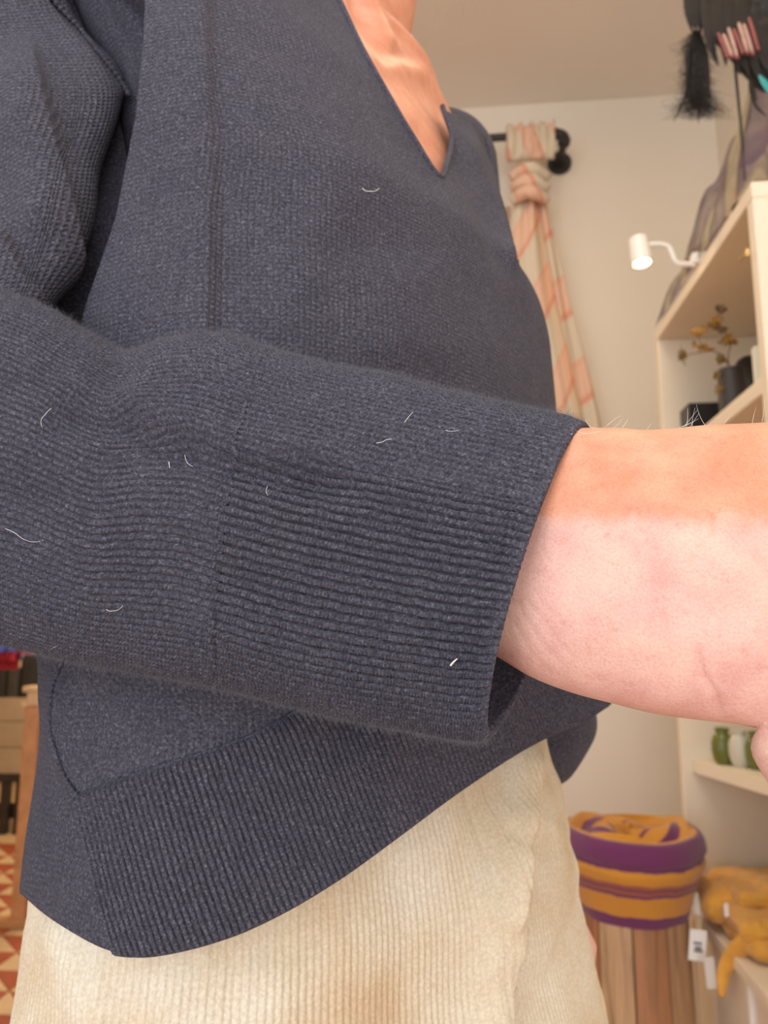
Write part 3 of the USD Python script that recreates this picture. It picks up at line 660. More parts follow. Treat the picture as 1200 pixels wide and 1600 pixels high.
def hand(o, ax, upv, pv, thumb):
    """palm and five separate bent fingers: ax along the hand, upv towards the thumb side, pv the way the palm faces"""
    ms = []; o = np.asarray(o)
    L = lambda a, u, p: o + ax * a + upv * u + pv * p
    S = lambda r, q: m3.Manifold.sphere(r, 24).translate(tuple(map(float, q)))
    ms.append(m3.Manifold.batch_hull([S(.016, L(-.03, .014, 0)), S(.016, L(-.03, -.014, 0)), S(.012, L(.05, .03, 0)), S(.011, L(.045, -.03, 0)), S(.014, L(.0, .024, .006)), S(.014, L(.0, -.022, .006))]))
    for k, (u, ln) in enumerate(((.030, .9), (.010, 1.0), (-.011, .94), (-.031, .76))):
        p0, p1 = L(.035, u, 0), L(.052, u, -.001)
        p2 = L(.052 + .030 * ln, u * 1.05, .022 * ln); p3 = L(.052 + .030 * ln - .004, u, .045 * ln); p4 = L(.052 + .012 * ln, u, .056 * ln)
        ms.append(chain([p0, p1, p2, p3, p4], [.0098, .0096, .0088, .0081, .0072], 20))
    ms.append(chain([L(-.005, .018, .008), *thumb(L)], [.014, .0115, .0098, .0085], 20))
    return m3.Manifold.batch_boolean(ms, m3.OpType.Add)
rh = hand(A + xa * .03, xa, za, ya, lambda L: [L(.02, .032, .014), L(.05, .036, .026), L(.07, .03, .034)])
heel = chain([P(1330, 1080, .205), P(1228, 1172, .205), P(1262, 1240, .207)], [.013, .0082, .007])
ELB = P(-230, 720, .305)
upper_arm = chain([P(-20, -40, .39), P(-40, 60, .38), P(-60, 300, .34), ELB, P(200, 770, .282), P(560, 790, .258)], [.04, .04, .036, .036, .028, .018])
larm = chain([P(540, 290, .50), LSH, LEL, LWR, P(812, 1200, .57)], [.04, .034, .03, .026, .022])
dl = P(862, 1460, .55) - P(825, 1230, .56); dl /= np.linalg.norm(dl); pl = np.cross(dl, np.array([0, 1.0, 0])); pl /= np.linalg.norm(pl)
lh = hand(P(828, 1250, .565) + dl * .02, dl, np.array([0, -1.0, 0]), -pl, lambda L: [L(.02, .03, .01), L(.045, .034, .016), L(.065, .03, .02)])
lfing = chain([P(845, 1330, .56), P(880, 1420, .548), P(910, 1480, .543), P(906, 1535, .542)], [.0095, .0092, .009, .008])
legs = []
for s in (1, -1):
    h = np.append(hipc[:2] + s * SIDE * .06, 0); k = np.append(hipc[:2] + s * SIDE * .08, 0)
    legs.append(chain([h + [0, 0, .9], h + [0, 0, .8], k + [0, 0, .48], k - np.append(FWD, 0) * .01 + [0, 0, .1], k + [0, 0, .05], k + np.append(FWD, 0) * .10 + [0, 0, .035]], [.06, .068, .05, .036, .03, .022]))
# head, above the frame
nk = SKN[0].mean(0); f3, s3 = np.append(FWD, 0), np.append(SIDE, 0)
hc = np.array([nk[0], nk[1], CAM_H + .60]) + f3 * .02 + np.array([0, 0, .085])
S = lambda r, a, b, c: m3.Manifold.sphere(r, 32).translate(tuple(map(float, hc + f3 * a + s3 * b + np.array([0, 0, c]))))
hd = m3.Manifold.batch_hull([S(.072, -.012, 0, .035), S(.068, .015, 0, .03), S(.05, .045, 0, -.02), S(.028, .06, .012, -.075), S(.028, .06, -.012, -.075), S(.03, .0, .038, -.045), S(.03, .0, -.038, -.045)])
face = [m3.Manifold.batch_hull([S(.007, .098, 0, .005), S(.011, .108, 0, -.028), S(.008, .092, .01, -.03), S(.008, .092, -.01, -.03)]),
        m3.Manifold.batch_hull([S(.006, .091, .018, -.055), S(.0075, .096, 0, -.053), S(.006, .091, -.018, -.055)]), m3.Manifold.batch_hull([S(.006, .088, .016, -.063), S(.008, .094, 0, -.064), S(.006, .088, -.016, -.063)]),
        m3.Manifold.batch_hull([S(.012, .072, .045, -.012), S(.012, .08, .025, -.014)]), m3.Manifold.batch_hull([S(.012, .072, -.045, -.012), S(.012, .08, -.025, -.014)])]
for s in (1, -1):
    face += [S(.0125, .079, s * .031, .005), m3.Manifold.batch_hull([S(.006, -.01, s * .078, .012), S(.007, .004, s * .076, -.002), S(.006, -.002, s * .075, -.03)])]
skin = m3.Manifold.batch_boolean([trunk, arm, rh, heel, upper_arm, larm, lh, lfing, hd, *face, *legs], m3.OpType.Add)
sk = to_tm(skin.refine_to_length(.006)); sk.merge_vertices()
trimesh.smoothing.filter_taubin(sk, iterations=6)
body = obj('body', sk, SKIN, person, smooth=True, label='bare neck, chest, forearm and hands of the person')
eye_m = plain('eye_white', (.8, .8, .78), .2, .01); iris_m = plain('iris', (.10, .16, .18), .2)
for s in (1, -1):
    e = trimesh.creation.icosphere(3, .0118); e.apply_translation(hc + f3 * .0835 + s3 * s * .031 + np.array([0, 0, .005]))
    ep = obj('eye', e, eye_m, body, smooth=True)
    d_ = trimesh.creation.icosphere(2, .0055); d_.apply_translation(hc + f3 * .0915 + s3 * s * .031 + np.array([0, 0, .005])); obj('iris', d_, iris_m, person, smooth=True)
hair = m3.Manifold.batch_hull([S(.078, -.02, 0, .042), S(.074, .006, 0, .045), S(.05, -.045, 0, -.05), S(.04, -.04, .02, -.09), S(.04, -.04, -.02, -.09)]) - m3.Manifold.batch_hull([S(.05, .09, 0, .01), S(.06, .085, 0, -.05), S(.05, .06, 0, -.08)])
hb = obj('hair', soften(hair, .006, 6), HAIR, person, smooth=True, label='light brown hair')
def strand(pts, y, n=24): q = lerp_curve(pts, n); return P(q[:, 0], q[:, 1], y)
curves('stray_hair', [strand(p, y) for p, y in (([(752, -160), (715, -60), (690, 10), (672, 60), (664, 74)], .44), ([(770, -160), (730, -50), (706, 0), (684, 40)], .445), ([(740, -160), (700, -40), (680, 20)], .45), ([(780, -140), (742, -30), (725, 15), (716, 60)], .44), ([(720, -160), (690, -50), (668, 8)], .45))], 0.00014, HAIR, hb, label='loose strands of hair hanging beside the neck')
hs = []
for (x, y, dx, dy, bend) in ((930, 664, -16, -12, 4), (945, 663, 26, -14, -3), (958, 665, 14, -10, 2), (972, 664, 10, -10, 1), (1072, 663, 2, -26, -3), (1068, 662, 22, -22, 3), (1066, 662, 26, -8, 1), (1082, 661, 4, -24, 3), (1102, 660, -14, -28, 2), (1078, 662, 14, -16, 2), (1060, 663, 20, -3, 1), (1175, 658, 6, -22, 1), (1190, 657, 5, -34, -2), (1010, 667, 8, -6, 1), (1130, 659, 10, -8, 1), (895, 672, -50, 14, 6), (940, 668, -42, 4, 5)):
    q = np.array([(x + dx * t - bend * math.sin(math.pi * t) * .6, y + 5 * (1 - t) + dy * t + bend * math.sin(math.pi * t)) for t in np.linspace(0, 1, 9)])
    hs.append(P(q[:, 0], q[:, 1], .221))
curves('arm_hair', hs, 0.00010, LINT, body, label='pale hairs along the top of the wrist', kind='stuff')
# fine down over the skin of the wrist
# ---------------- lint caught on the knit: each a fibre of its own
allt = cKDTree(np.stack([xv[fc > 0], yv_[fc > 0]], 1)); va = allv[fc > 0]
def lint(pts, label, w=0.00008, torso=False):
    q = lerp_curve(pts, 18)
    yb = v[vf[tree.query(q)[1]], 1] if torso else va[allt.query(q)[1], 1]
    path = P(q[:, 0], q[:, 1], gaussian_filter1d(yb, 3) - 0.0007 - 0.0006 * np.sin(np.linspace(0, math.pi, 18)))
    obj('lint_fibre', tube(path, np.linspace(1, .6, 18) * w, 6), LINT, smooth=True, label=label, cat="lint", group='pale fibres caught on the knit')
lint([(8, 826), (22, 832), (36, 842), (52, 847), (68, 844)], 'long white fibre lying on the sleeve near the left edge of the picture')
lint([(62, 1022), (74, 1018), (84, 1012), (92, 1007)], 'pale fibre sticking out under the sleeve at its lower left edge')
lint([(704, 1040), (709, 1034), (715, 1029)], 'short bright white fleck on the cuff near its lower right corner', .0003)
lint([(289, 711), (291, 720), (297, 727), (302, 729)], 'small hooked white fibre on the sleeve just left of the ribbed cuff')
lint([(264, 722), (265, 731)], 'tiny upright white fibre left of the hooked one on the sleeve', .00014)
lint([(80, 638), (70, 648), (64, 658), (66, 668)], 'curled white fibre on the upper sleeve crease at left')
lint([(588, 692), (596, 691), (604, 687), (612, 686)], 'thin pale fibre lying across the upper cuff')
lint([(632, 660), (638, 652), (645, 644)], 'short pale fibre near the top of the cuff')
lint([(696, 672), (706, 674), (716, 672)], 'faint flat fibre on the upper cuff right of its middle')
lint([(566, 294), (574, 299), (583, 299), (593, 294)], 'wavy grey fibre on the sweater chest below the neckline', .00016, True)
lint([(166, 952), (172, 955), (184, 953), (192, 946)], 'small wavy fibre on the lower sleeve left of the cuff')
lint([(418, 760), (416, 768), (419, 774)], 'tiny upright fibre on the ribs of the cuff near its left end')


# ================================================================ THE THINGS AROUND HER
def hull(pts): return to_tm(m3.Manifold.batch_hull([m3.Manifold.sphere(r, 14).translate(tuple(map(float, p))) for p, r in pts]))
def inv_room(w):
    w = np.asarray(w, float); return np.stack([w @ E1, w @ E2, w[..., 2]], -1)
BLACK_IRON = plain('black_iron', (0.022, 0.021, 0.02), 0.55, 0.2, 40, 0.2)
SHELF = plain('shelf_paint', (0.83, 0.73, 0.58), 0.6, 0.015, 5)
WHITE = plain('white_enamel', (0.86, 0.82, 0.75), 0.4, 0.01)
CARD = plain('card', (0.85, 0.84, 0.82), 0.7, 0.01)

# ---------------- curtain rod of pipe fittings
rod = thing('curtain_rod', 'black iron pipe curtain rod with elbow and round wall flange', 'curtain rod')
ff = inv_room(P(874, 256, 2.42)); zf = ff[2]; af_ = ff[0]; br = WB - .165
obj('rod', room(tube([(-1.85, br, zf), (af_ - .03, br, zf)], .0125, 20)), BLACK_IRON, rod)
arcp = [(af_ - .035 + .035 * math.sin(t), br + .035 * (1 - math.cos(t)), zf) for t in np.linspace(0, math.pi / 2, 10)]
obj('elbow', room(cat(tube(arcp, .0175, 20), tube([(af_ - .05, br, zf), (af_ - .032, br, zf)], .0205, 20), tube([(af_, br + .032, zf), (af_, br + .05, zf)], .0205, 20))), BLACK_IRON, rod)
obj('stub_pipe', room(tube([(af_, br + .04, zf), (af_, WB - .008, zf)], .0125, 20)), BLACK_IRON, rod)
fl = cat(tube([(af_, WB - .012, zf), (af_, WB - .0005, zf)], .040, 36), tube([(af_, WB - .026, zf), (af_, WB - .01, zf)], .02, 24))
obj('flange', room(fl), BLACK_IRON, rod)
# ---------------- curtain knotted round the rod
CURT = M('curtain_linen', {'tc': ('texture_coordinate', {}), 's': ('separate_xyz', {}), 'g': ('geometry', {}), 'n': ('noise_texture', {'scale': 300.0, 'detail': 2.0}),
    'd': ('math', {'math_type': 'multiply_add', 'value2': 0.9}), 'f': ('math', {'math_type': 'fraction'}), 'r': ('rgb_ramp', {'ramp': [(0.0, (0.64, 0.54, 0.41)), (0.40, (0.64, 0.54, 0.41)), (0.43, (0.70, 0.38, 0.26)), (0.50, (0.72, 0.47, 0.34)), (0.80, (0.72, 0.47, 0.34)), (0.86, (0.66, 0.32, 0.22)), (0.90, (0.66, 0.32, 0.22)), (0.93, (0.64, 0.54, 0.41)), (1.0, (0.64, 0.54, 0.41))]}),
    'f2': ('math', {'math_type': 'fraction'}), 'r2': ('rgb_ramp', {'ramp': [(0.0, (1, 1, 1)), (0.55, (1, 1, 1)), (0.6, (0.96, 0.84, 0.74)), (0.8, (0.96, 0.84, 0.74)), (0.85, (1, 1, 1))]}), 'm': ('mix_color', {'blend_type': 'multiply', 'fac': 1.0}),
    'b': ('bump', {'strength': 0.4, 'distance': 0.001}), 'p': ('principled_bsdf', {'roughness': 0.9, 'specular_ior_level': 0.1})},
    [('tc.UV', 's.vector'), ('s.x', 'd.value1'), ('s.y', 'd.value3'), ('d.value', 'f.value1'), ('f.value', 'r.fac'), ('s.x', 'f2.value1'), ('f2.value', 'r2.fac'), ('r.color', 'm.a'), ('r2.color', 'm.b'), ('m.result', 'p.base_color'), ('g.position', 'n.vector'), ('n.fac', 'b.height'), ('b.normal', 'p.normal')])
curtain = thing('curtain', 'cream linen curtain with coral bands knotted over the pipe rod', 'curtain')
def drape(stations, y, thick, pleats, nrow=160, ncol=150, seed=0, turns=2.2):
    from scipy.interpolate import PchipInterpolator as PI
    st = np.asarray(stations, float); t = np.linspace(0, 1, nrow); s = np.linspace(0, 1, len(st))
    f = PI(st[:, 0], st[:, 1:]); py = np.linspace(st[0, 0], st[-1, 0], nrow); lr = f(py)
    a = np.linspace(0, 2 * np.pi, ncol, endpoint=False); G = []
    for k in range(nrow):
        L, R = P(lr[k, 0], py[k], y), P(lr[k, 1], py[k], y); c = (L + R) / 2; h = (R - L) / 2
        w = np.cos(a); d = np.sin(a)
        ripple = 0.30 * np.sin(pleats * w * np.pi + seed + 0.012 * py[k]) + 0.18 * np.sin(2.3 * pleats * w + py[k] * 0.02)
        th = thick * (1 + 0 * k)
        G.append(c + h * w[:, None] * (1 + 0.03 * np.sin(py[k] * .05)) + np.array([0, -1.0, 0]) * (th * (d * (0.75 + ripple)))[:, None])
    G = np.array(G); uv = np.stack([np.broadcast_to((np.cos(a) * .5 + .5)[None] * turns * 0.35, G.shape[:2]), np.broadcast_to(-(G[:, :1, 2]) / 0.27, G.shape[:2])], -1)
    return G, uv
G, uv = drape([(300, 806, 838), (335, 800, 843), (400, 796, 855), (480, 810, 871), (560, 832, 890), (640, 848, 908), (760, 868, 930), (930, 890, 958)], 2.30, .026, 2, seed=1)
obj('hanging_cloth', grid(G, True, True), CURT, curtain, uv=np.vstack([uv.reshape(-1, 2), [[0, 0], [0, 0]]]))
G, uv = drape([(300, 830, 853), (335, 838, 858), (400, 848, 874), (480, 864, 892), (560, 882, 914), (640, 900, 934), (760, 922, 958), (930, 948, 990)], 2.315, .022, 1.3, seed=4, turns=.5)
obj('hanging_cloth', grid(G, True, True), CURT, curtain, uv=np.vstack([uv.reshape(-1, 2) + [0, .37], [[0, 0], [0, 0]]]))
# the part wrapped over the rod, and the knot
wr, wuv = [], []
a0, a1 = inv_room(P(790, 215, br))[0], inv_room(P(862, 215, br))[0]
angs = np.linspace(0, 2 * np.pi, 60, endpoint=False)
for k, a in enumerate(np.linspace(a0, a1, 50)):
    r = .034 + .006 * math.sin(k * .55) + .004 * math.sin(k * 1.3)
    zz = np.where(np.sin(angs) > 0, np.sin(angs) * r, np.sin(angs) * .085)
    wr.append(np.stack([np.full(60, a), br + np.cos(angs) * (r + .004 * np.sin(angs * 5 + k * .3)), zf + zz], 1)); wuv.append(np.stack([np.sin(angs) * .12 + .1 + k * .008, np.full(60, 1.0) * k * .022 + .2 * np.sin(angs)], 1))
obj('rod_loop', (RW(grid(np.array(wr), True, True)[0]), grid(np.array(wr), True, True)[1]), CURT, curtain, uv=np.vstack([np.array(wuv).reshape(-1, 2), [[0, 0], [0, 0]]]))
kn = [tube(P(*np.array([(800 + 54 * s, 288 - 14 * math.sin(math.pi * s) + o, 2.275 - .03 * math.sin(math.pi * s)) for s in np.linspace(0, 1, 14)]).T), .016 + .006 * np.sin(np.linspace(0, math.pi, 14)), 12) for o in (-10, 8, 26)]
kn = cat(*kn); kn.vertices += (meshkit.noise(kn.vertices * 60, 3)[:, None] - .5) * .01
obj('knot', kn, CURT, curtain, smooth=True, uv=np.stack([kn.vertices[:, 0] * 3, kn.vertices[:, 2] / .3 + kn.vertices[:, 0] * 3], 1))

# ---------------- white bookcase along the right wall
bc = thing('bookcase', 'cream white open bookcase along the right wall', 'bookcase')
AF, AB, B0, B1, TOPZ, TH = .515, .885, 1.284, 1.958, 1.828, .03
obj('top_panel', room(rbox(AF, AB, B0, B1, TOPZ - TH, TOPZ)), SHELF, bc)
obj('side_panel', room(rbox(AF, AB, B1 - .028, B1, 0, TOPZ - TH)), SHELF, bc)
obj('side_panel', room(rbox(AF, AB, B0, B0 + .028, 0, TOPZ - TH)), SHELF, bc)
obj('rear_panel', room(rbox(AB - .012, AB - .002, B0 + .028, B1 - .028, 0, TOPZ - TH, .002)), SHELF, bc)
S2 = 1.485
obj('shelf', room(rbox(AF, AB - .012, B0 + .028, B1 - .028, S2 - TH, S2)), SHELF, bc)
SZ = .77
low = trimesh.creation.extrude_polygon(Polygon([(.535, B1 - .028), (.645, 1.50), (.70, B0 + .028), (AB - .012, B0 + .028), (AB - .012, B1 - .028)]), .028); low.apply_translation((0, 0, SZ - .028))
obj('shelf', room(low), SHELF, bc, smooth=False, label='lower shelf with a slanting front edge')
CT = .455
obj('cabinet_top', room(rbox(AF - .006, AB - .012, B0 + .028, B1 - .028, CT - .025, CT)), SHELF, bc)
obj('cabinet_front', room(rbox(AF + .004, AF + .02, 1.60, B1 - .028, .05, CT - .026)), SHELF, bc)
dr = obj('cabinet_door', room(rbox(AF + .008, AF + .024, B0 + .03, 1.575, .05, CT - .026)), SHELF, bc)
obj('door_edge', room(rbox(AF - .002, AF + .02, 1.578, 1.596, .05, CT - .026)), WHITE, dr)
hk = P(1168, 393, 1.238); obj('hook', cat(tube([hk + [0, .03, 0], hk], .0022, 10), tube(hk + np.array([[0, 0, .004 * math.cos(t)] for t in (0,)]*2) + np.array([[0, 0, 0], [0, -.001, -.012]]), .003, 10)), plain('brass', (.75, .55, .25), .3, .02, metallic=1.0), bc, label='small brass hook on the side panel')

# ---------------- clamp spotlight
lamp = thing('clamp_lamp', 'small white spotlight on a bent arm clamped to the bookcase top, lit', 'lamp')
yl = 1.53
hp = P(1000, 392, yl); ax_ = np.array([0.06, -.10, -1.0]); ax_ /= np.linalg.norm(ax_)
def orient(m, d):
    m = m.copy(); m.apply_transform(trimesh.geometry.align_vectors([0, 0, 1], d)); return m
prof = [(0, -.030), (.017, -.030), (.0195, -.027), (.0205, .0), (.0215, .024), (.0215, .030), (.0185, .030), (.0175, .020), (0, .020)]
hd_ = orient(lathe(prof, 40), ax_); hd_.apply_translation(hp); obj('lamp_head', hd_, WHITE, lamp)
dk = orient(lathe([(0, .0205), (.0165, .0205), (.0165, .0225), (0, .0225)], 30), ax_); dk.apply_translation(hp)
obj('bulb', dk, usdkit.material(stage, LK + 'lamp_bulb', {'e': ('emission', {'color': (1.0, 0.80, 0.50), 'strength': 15.0})}, [], surface='e.emission'), lamp)
obj('arm', tube(P(*lerp_curve([(1012, 384, yl), (1030, 382, yl), (1043, 385, yl), (1050, 396, yl), (1055, 408, yl), (1064, 413, yl), (1086, 413, yl)], 40).T), .0058, 12), WHITE, lamp, smooth=True)
cl = inv_room(P(1086, 413, yl)); obj('clamp', room(rbox(AF - .014, AF + .03, cl[1] - .012, cl[1] + .012, TOPZ - .001, TOPZ + .022)), WHITE, lamp)
sl = UsdLux.DiskLight.Define(stage, '/World/clamp_lamp_light'); sl.CreateRadiusAttr(.016); sl.CreateIntensityAttr(60.0); sl.CreateColorAttr((1.0, .78, .5)); pe = hp + ax_ * .034
sl.AddTransformOp().Set(Gf.Matrix4d().SetLookAt(Gf.Vec3d(*map(float, pe)), Gf.Vec3d(*map(float, pe + ax_)), Gf.Vec3d(0, 1, 0)).GetInverse())

# ---------------- gauze scarf heaped on the bookcase top
GAUZE = M('gauze', {'tc': ('texture_coordinate', {}), 's': ('separate_xyz', {}), 'fx': ('math', {'math_type': 'fraction'}), 'fy': ('math', {'math_type': 'fraction'}),
    'rx': ('rgb_ramp', {'ramp': [(0, (.20, .15, .19)), (.28, (.20, .15, .19)), (.34, (.62, .56, .40)), (.62, (.58, .54, .36)), (.68, (.24, .19, .22)), (.9, (.40, .33, .36)), (1, (.20, .15, .19))]}),
    'ry': ('rgb_ramp', {'ramp': [(0, (1, 1, 1)), (.40, (1, 1, 1)), (.45, (.62, .58, .62)), (.62, (.62, .58, .62)), (.66, (1, 1, 1)), (.84, (1, 1, 1)), (.87, (1.0, .55, .42)), (.94, (1.0, .55, .42)), (.97, (1, 1, 1))]}),
    'm': ('mix_color', {'blend_type': 'multiply', 'fac': 1.0}), 'g': ('geometry', {}), 'n': ('noise_texture', {'scale': 40.0, 'detail': 2.0}), 'op': ('math', {'math_type': 'multiply_add', 'value2': 0.8, 'value3': 0.05}),
    'd': ('diffuse_bsdf', {}), 'tl': ('translucent_bsdf', {}), 'mt': ('mix_closure', {'fac': 0.35}), 't': ('transparent_bsdf', {}), 'mc': ('mix_closure', {})},
    [('tc.UV', 's.vector'), ('s.x', 'fx.value1'), ('s.y', 'fy.value1'), ('fx.value', 'rx.fac'), ('fy.value', 'ry.fac'), ('rx.color', 'm.a'), ('ry.color', 'm.b'), ('m.result', 'd.color'), ('m.result', 'tl.color'), ('d.BSDF', 'mt.closure1'), ('tl.BSDF', 'mt.closure2'),
     ('g.position', 'n.vector'), ('n.fac', 'op.value1'), ('op.value', 'mc.fac'), ('mt.closure', 'mc.closure1'), ('t.BSDF', 'mc.closure2')], surface='mc.closure')
G = []; nb = 150; na = 90
for i, b in enumerate(np.linspace(1.30, 1.95, nb)):
    t = (b - 1.30) / .65; H = .245 * (1 - t) ** 0.85 + .075
    H *= float(smooth(-.02, .03, t)) * (1 + .12 * math.sin(17 * t)); aa = np.linspace(0, 1, na)
    arch = np.sin(np.pi * np.clip(aa, 0, 1)) ** 0.55
    z = TOPZ + .003 + H * arch * (1 + .22 * (meshkit.noise(np.stack([aa * 5, np.full(na, t * 9), aa * 0], 1), 6) - .5) + .10 * np.sin(9 * aa + 14 * t) + .07 * np.sin(23 * aa - 30 * t))
    a_ = AF - .004 + (.33 + .02 * math.sin(9 * t)) * aa + .018 * np.sin(11 * aa + 20 * t) * arch
    G.append(np.stack([a_, np.full(na, b) + .012 * np.sin(8 * aa + 3 * t), z], 1))
G = np.array(G); uvg = np.stack([np.broadcast_to(np.linspace(0, 4.4, nb)[:, None] + .35 * np.linspace(0, 1, na)[None] , G.shape[:2]), np.broadcast_to(np.linspace(0, 2.2, na)[None], G.shape[:2]) + .5 * np.linspace(0, 1, nb)[:, None]], -1)
vg, fg_ = grid(G, False)
o = obj('scarf', (RW(vg), fg_), GAUZE, uv=uvg.reshape(-1, 2), label='sheer grey and olive plaid scarf heaped along the bookcase top', cat='scarf')
# ---------------- feathered headdress on a wire stand
DARKF = plain('dark_feather', (.009, .006, .005), .7, .5, 60)
FELT = plain('black_leather', (.012, .010, .010), .65, .3, 30, .5, 60)
TEAL = plain('turquoise', (.03, .30, .30), .5, .1); PINKB = plain('pale_bead', (.46, .28, .23), .4, .15, 90); REDB = plain('red_bead', (.24, .06, .055), .4, .15, 90)
yf = 1.26
hdd = thing('feather_headdress', 'black feathered headdress with bead fringe on a thin metal stand', 'headdress')
c_ = P(1190, -10, yf)
S_ = lambda px, py, y, r: (P(px, py, y), r)
bodym = hull([S_(1112, -20, yf, .030), S_(1150, -60, yf, .05), S_(1240, -60, yf + .02, .08), S_(1250, 30, yf, .05), S_(1165, 84, yf, .022), S_(1200, 120, yf, .026), S_(1092, 12, yf, .018), S_(1100, -60, yf, .03)])
bm = m3.Manifold(m3.Mesh(np.asarray(bodym.vertices, np.float32), np.asarray(bodym.faces, np.uint32))).refine_to_length(.006); bodym = to_tm(bm)
bodym.vertices += (meshkit.fbm(bodym.vertices * 38, 3)[:, None] - .5) * .016 * np.array([1, 1, .6])
obj('crown', bodym, FELT, hdd, smooth=True)
def feather(path, width, mat, parent, nm='feather', ragged=.25):
    path = lerp_curve(path, 26); t = np.gradient(path, axis=0); t /= np.linalg.norm(t, axis=1, keepdims=True)
    side = np.cross(t, [0, 1, 0.15]); side /= np.linalg.norm(side, axis=1, keepdims=True) + 1e-9
    w = width * np.sin(np.linspace(.12, math.pi - .02, 26)) ** .7 * (1 + ragged * (rng.random(26) - .5))
    nrm = np.cross(t, side)
    top = np.stack([path - side * w[:, None] + nrm * .001, path + nrm * .0016, path + side * w[:, None] + nrm * .001, path + side * w[:, None] - nrm * .0002, path - nrm * .0004, path - side * w[:, None] - nrm * .0002], 1)
    return obj(nm, grid(top, True, True), mat, parent, smooth=True)
def F(pts, w, mat=DARKF): feather([P(*q) for q in pts], w, mat, hdd)
for k in range(9):
    x = 1078 + k * 3.2
    F([(1084 + k, 48, yf - .012), (x + rng.uniform(-5, 5), 105, yf - .015), (x - 4 + k * 1.5 + rng.uniform(-6, 6), 168 + rng.uniform(-14, 12), yf - .013)], .0035)
F([(1082, 60, yf - .012), (1076, 130, yf - .012), (1052, 190, yf - .01)], .0032)
F([(1090, 130, yf - .012), (1092, 160, yf - .012), (1091, 194, yf - .01)], .0016)
for k in range(22):
    x0 = 1100 + k * 6.5; y0 = 30 + k * 2.0
    F([(x0, y0 - 70, yf - .03), (x0 + rng.uniform(-4, 10), y0 + 8, yf - .034), (x0 + 20 + rng.uniform(-6, 16), y0 + 72 + rng.uniform(-24, 12), yf - .026)], .010)
for k in range(6): F([(1076 + k * 6, -40, yf - .028), (1074 + k * 6, 10, yf - .03), (1082 + k * 7, 52, yf - .026)], .007)
F([(1170, 128, yf - .02), (1178, 160, yf - .02), (1198, 182, yf - .02)], .003); F([(1172, 120, yf - .022), (1176, 140, yf - .022), (1182, 158, yf - .02)], .004)
F([(1186, 118, yf - .045), (1196, 132, yf - .046), (1210, 152, yf - .045)], .006, TEAL)
for k in range(7):
    p0, p1 = P(1122 + k * 8, 52 - k * 4 + (k % 2) * 6, yf - .046), P(1136 + k * 8, 88 - k * 2 + (k % 3) * 3, yf - .048)
    obj('bead', tube([p0, p0 * .8 + p1 * .2, (p0 + p1) / 2, p0 * .2 + p1 * .8, p1], [.0022, .0034, .0036, .0034, .002], 10), PINKB if k % 3 else REDB, hdd, smooth=True)
    q0 = p1; obj('bead', trimesh.creation.icosphere(2, .0040).apply_translation(q0), REDB, hdd, smooth=True)
fur = []
for k in range(1500):
    s = rng.random(); x = 1084 + 8 * s + rng.normal() * 5; y = 50 + 118 * s
    w = 10 + 8 * (s > .8); fur.append(np.array([P(x, y, yf - .012), P(x + rng.normal() * w, y + 10, yf - .012 + rng.normal() * .004), P(x + rng.normal() * w * 1.5, y + 22, yf - .012 + rng.normal() * .007)]))
curves('fur_tassel', fur, .0006, DARKF, hdd, kind='stuff')
obj('stand_rod', tube([P(1164, 281, yf + .02), P(1158, 200, yf + .01), P(1149, 110, yf + .0), P(1146, 60, yf)], .0026, 10), BLACK_IRON, hdd, smooth=True)
bp_ = P(1164, 283, yf + .02); obj('stand_foot', lathe([(0, 0), (.03, 0), (.03, .003), (.004, .006), (0, .006)], 30, (bp_[0] + .02, bp_[1] + .03, TOPZ)), BLACK_IRON, hdd)
obj('wire', tube([P(1164, 206, yf + .01), P(1171, 180, yf + .01), P(1173, 150, yf + .005), P(1170, 118, yf)], .0009, 8), BLACK_IRON, hdd, smooth=True)
# ---------------- second shelf: vase with dried branches, pitcher, black box
DARKC = plain('dark_ceramic', (.040, .034, .036), .55, .15, 12); BLK = plain('black_glaze', (.016, .015, .017), .4, .1)
vp = P(1146, 640, 1.60); vz = S2
obj('vase', lathe([(0, 0), (.022, 0), (.027, .02), (.029, .07), (.025, .128), (.026, .135), (.022, .135), (.020, .02), (0, .015)], 40, (vp[0], vp[1], vz)), DARKC, label='slim dark grey vase on the middle bookcase shelf', cat='vase')
pp = P(1176, 640, 1.70)
obj('pitcher', lathe([(0, 0), (.030, 0), (.048, .05), (.050, .10), (.042, .16), (.026, .192), (.016, .200), (0, .202)], 44, (pp[0], pp[1], vz)), BLK, label='rounded black pot behind the slim vase on the shelf', cat='pot')
bx_ = inv_room(P(1096, 660, 1.80)); obj('black_box', room(rbox(bx_[0] - .036, bx_[0] + .075, bx_[1] - .03, bx_[1] + .045, S2, S2 + .115, .002)), BLK, label='black box on the middle shelf under the dried branches', cat='box')
TWIG = plain('twig', (.16, .10, .05), .8, .2, 90); PETAL = plain('dried_petal', (.46, .25, .05), .8, .3, 200); PETAL2 = plain('dark_petal', (.22, .14, .04), .8, .3, 200)
br_ = thing('dried_branch', 'dried branch with ochre blossoms standing in the slim vase', 'branch')
root = P(1146, 600, 1.60); yb = 1.60
tw = []
for pts in ([(1141, 590), (1130, 556), (1112, 548), (1098, 540), (1090, 520)], [(1140, 580), (1138, 556), (1142, 534), (1130, 515), (1119, 502), (1126, 484)], [(1140, 585), (1124, 612), (1122, 590), (1124, 586)], [(1110, 548), (1085, 552), (1067, 556), (1064, 540)]):
    q = lerp_curve(pts, 24); tw.append(tube(P(q[:, 0], q[:, 1], yb), np.linspace(.0016, .0008, 24), 7))
obj('twig', cat(*tw), TWIG, br_, smooth=True)
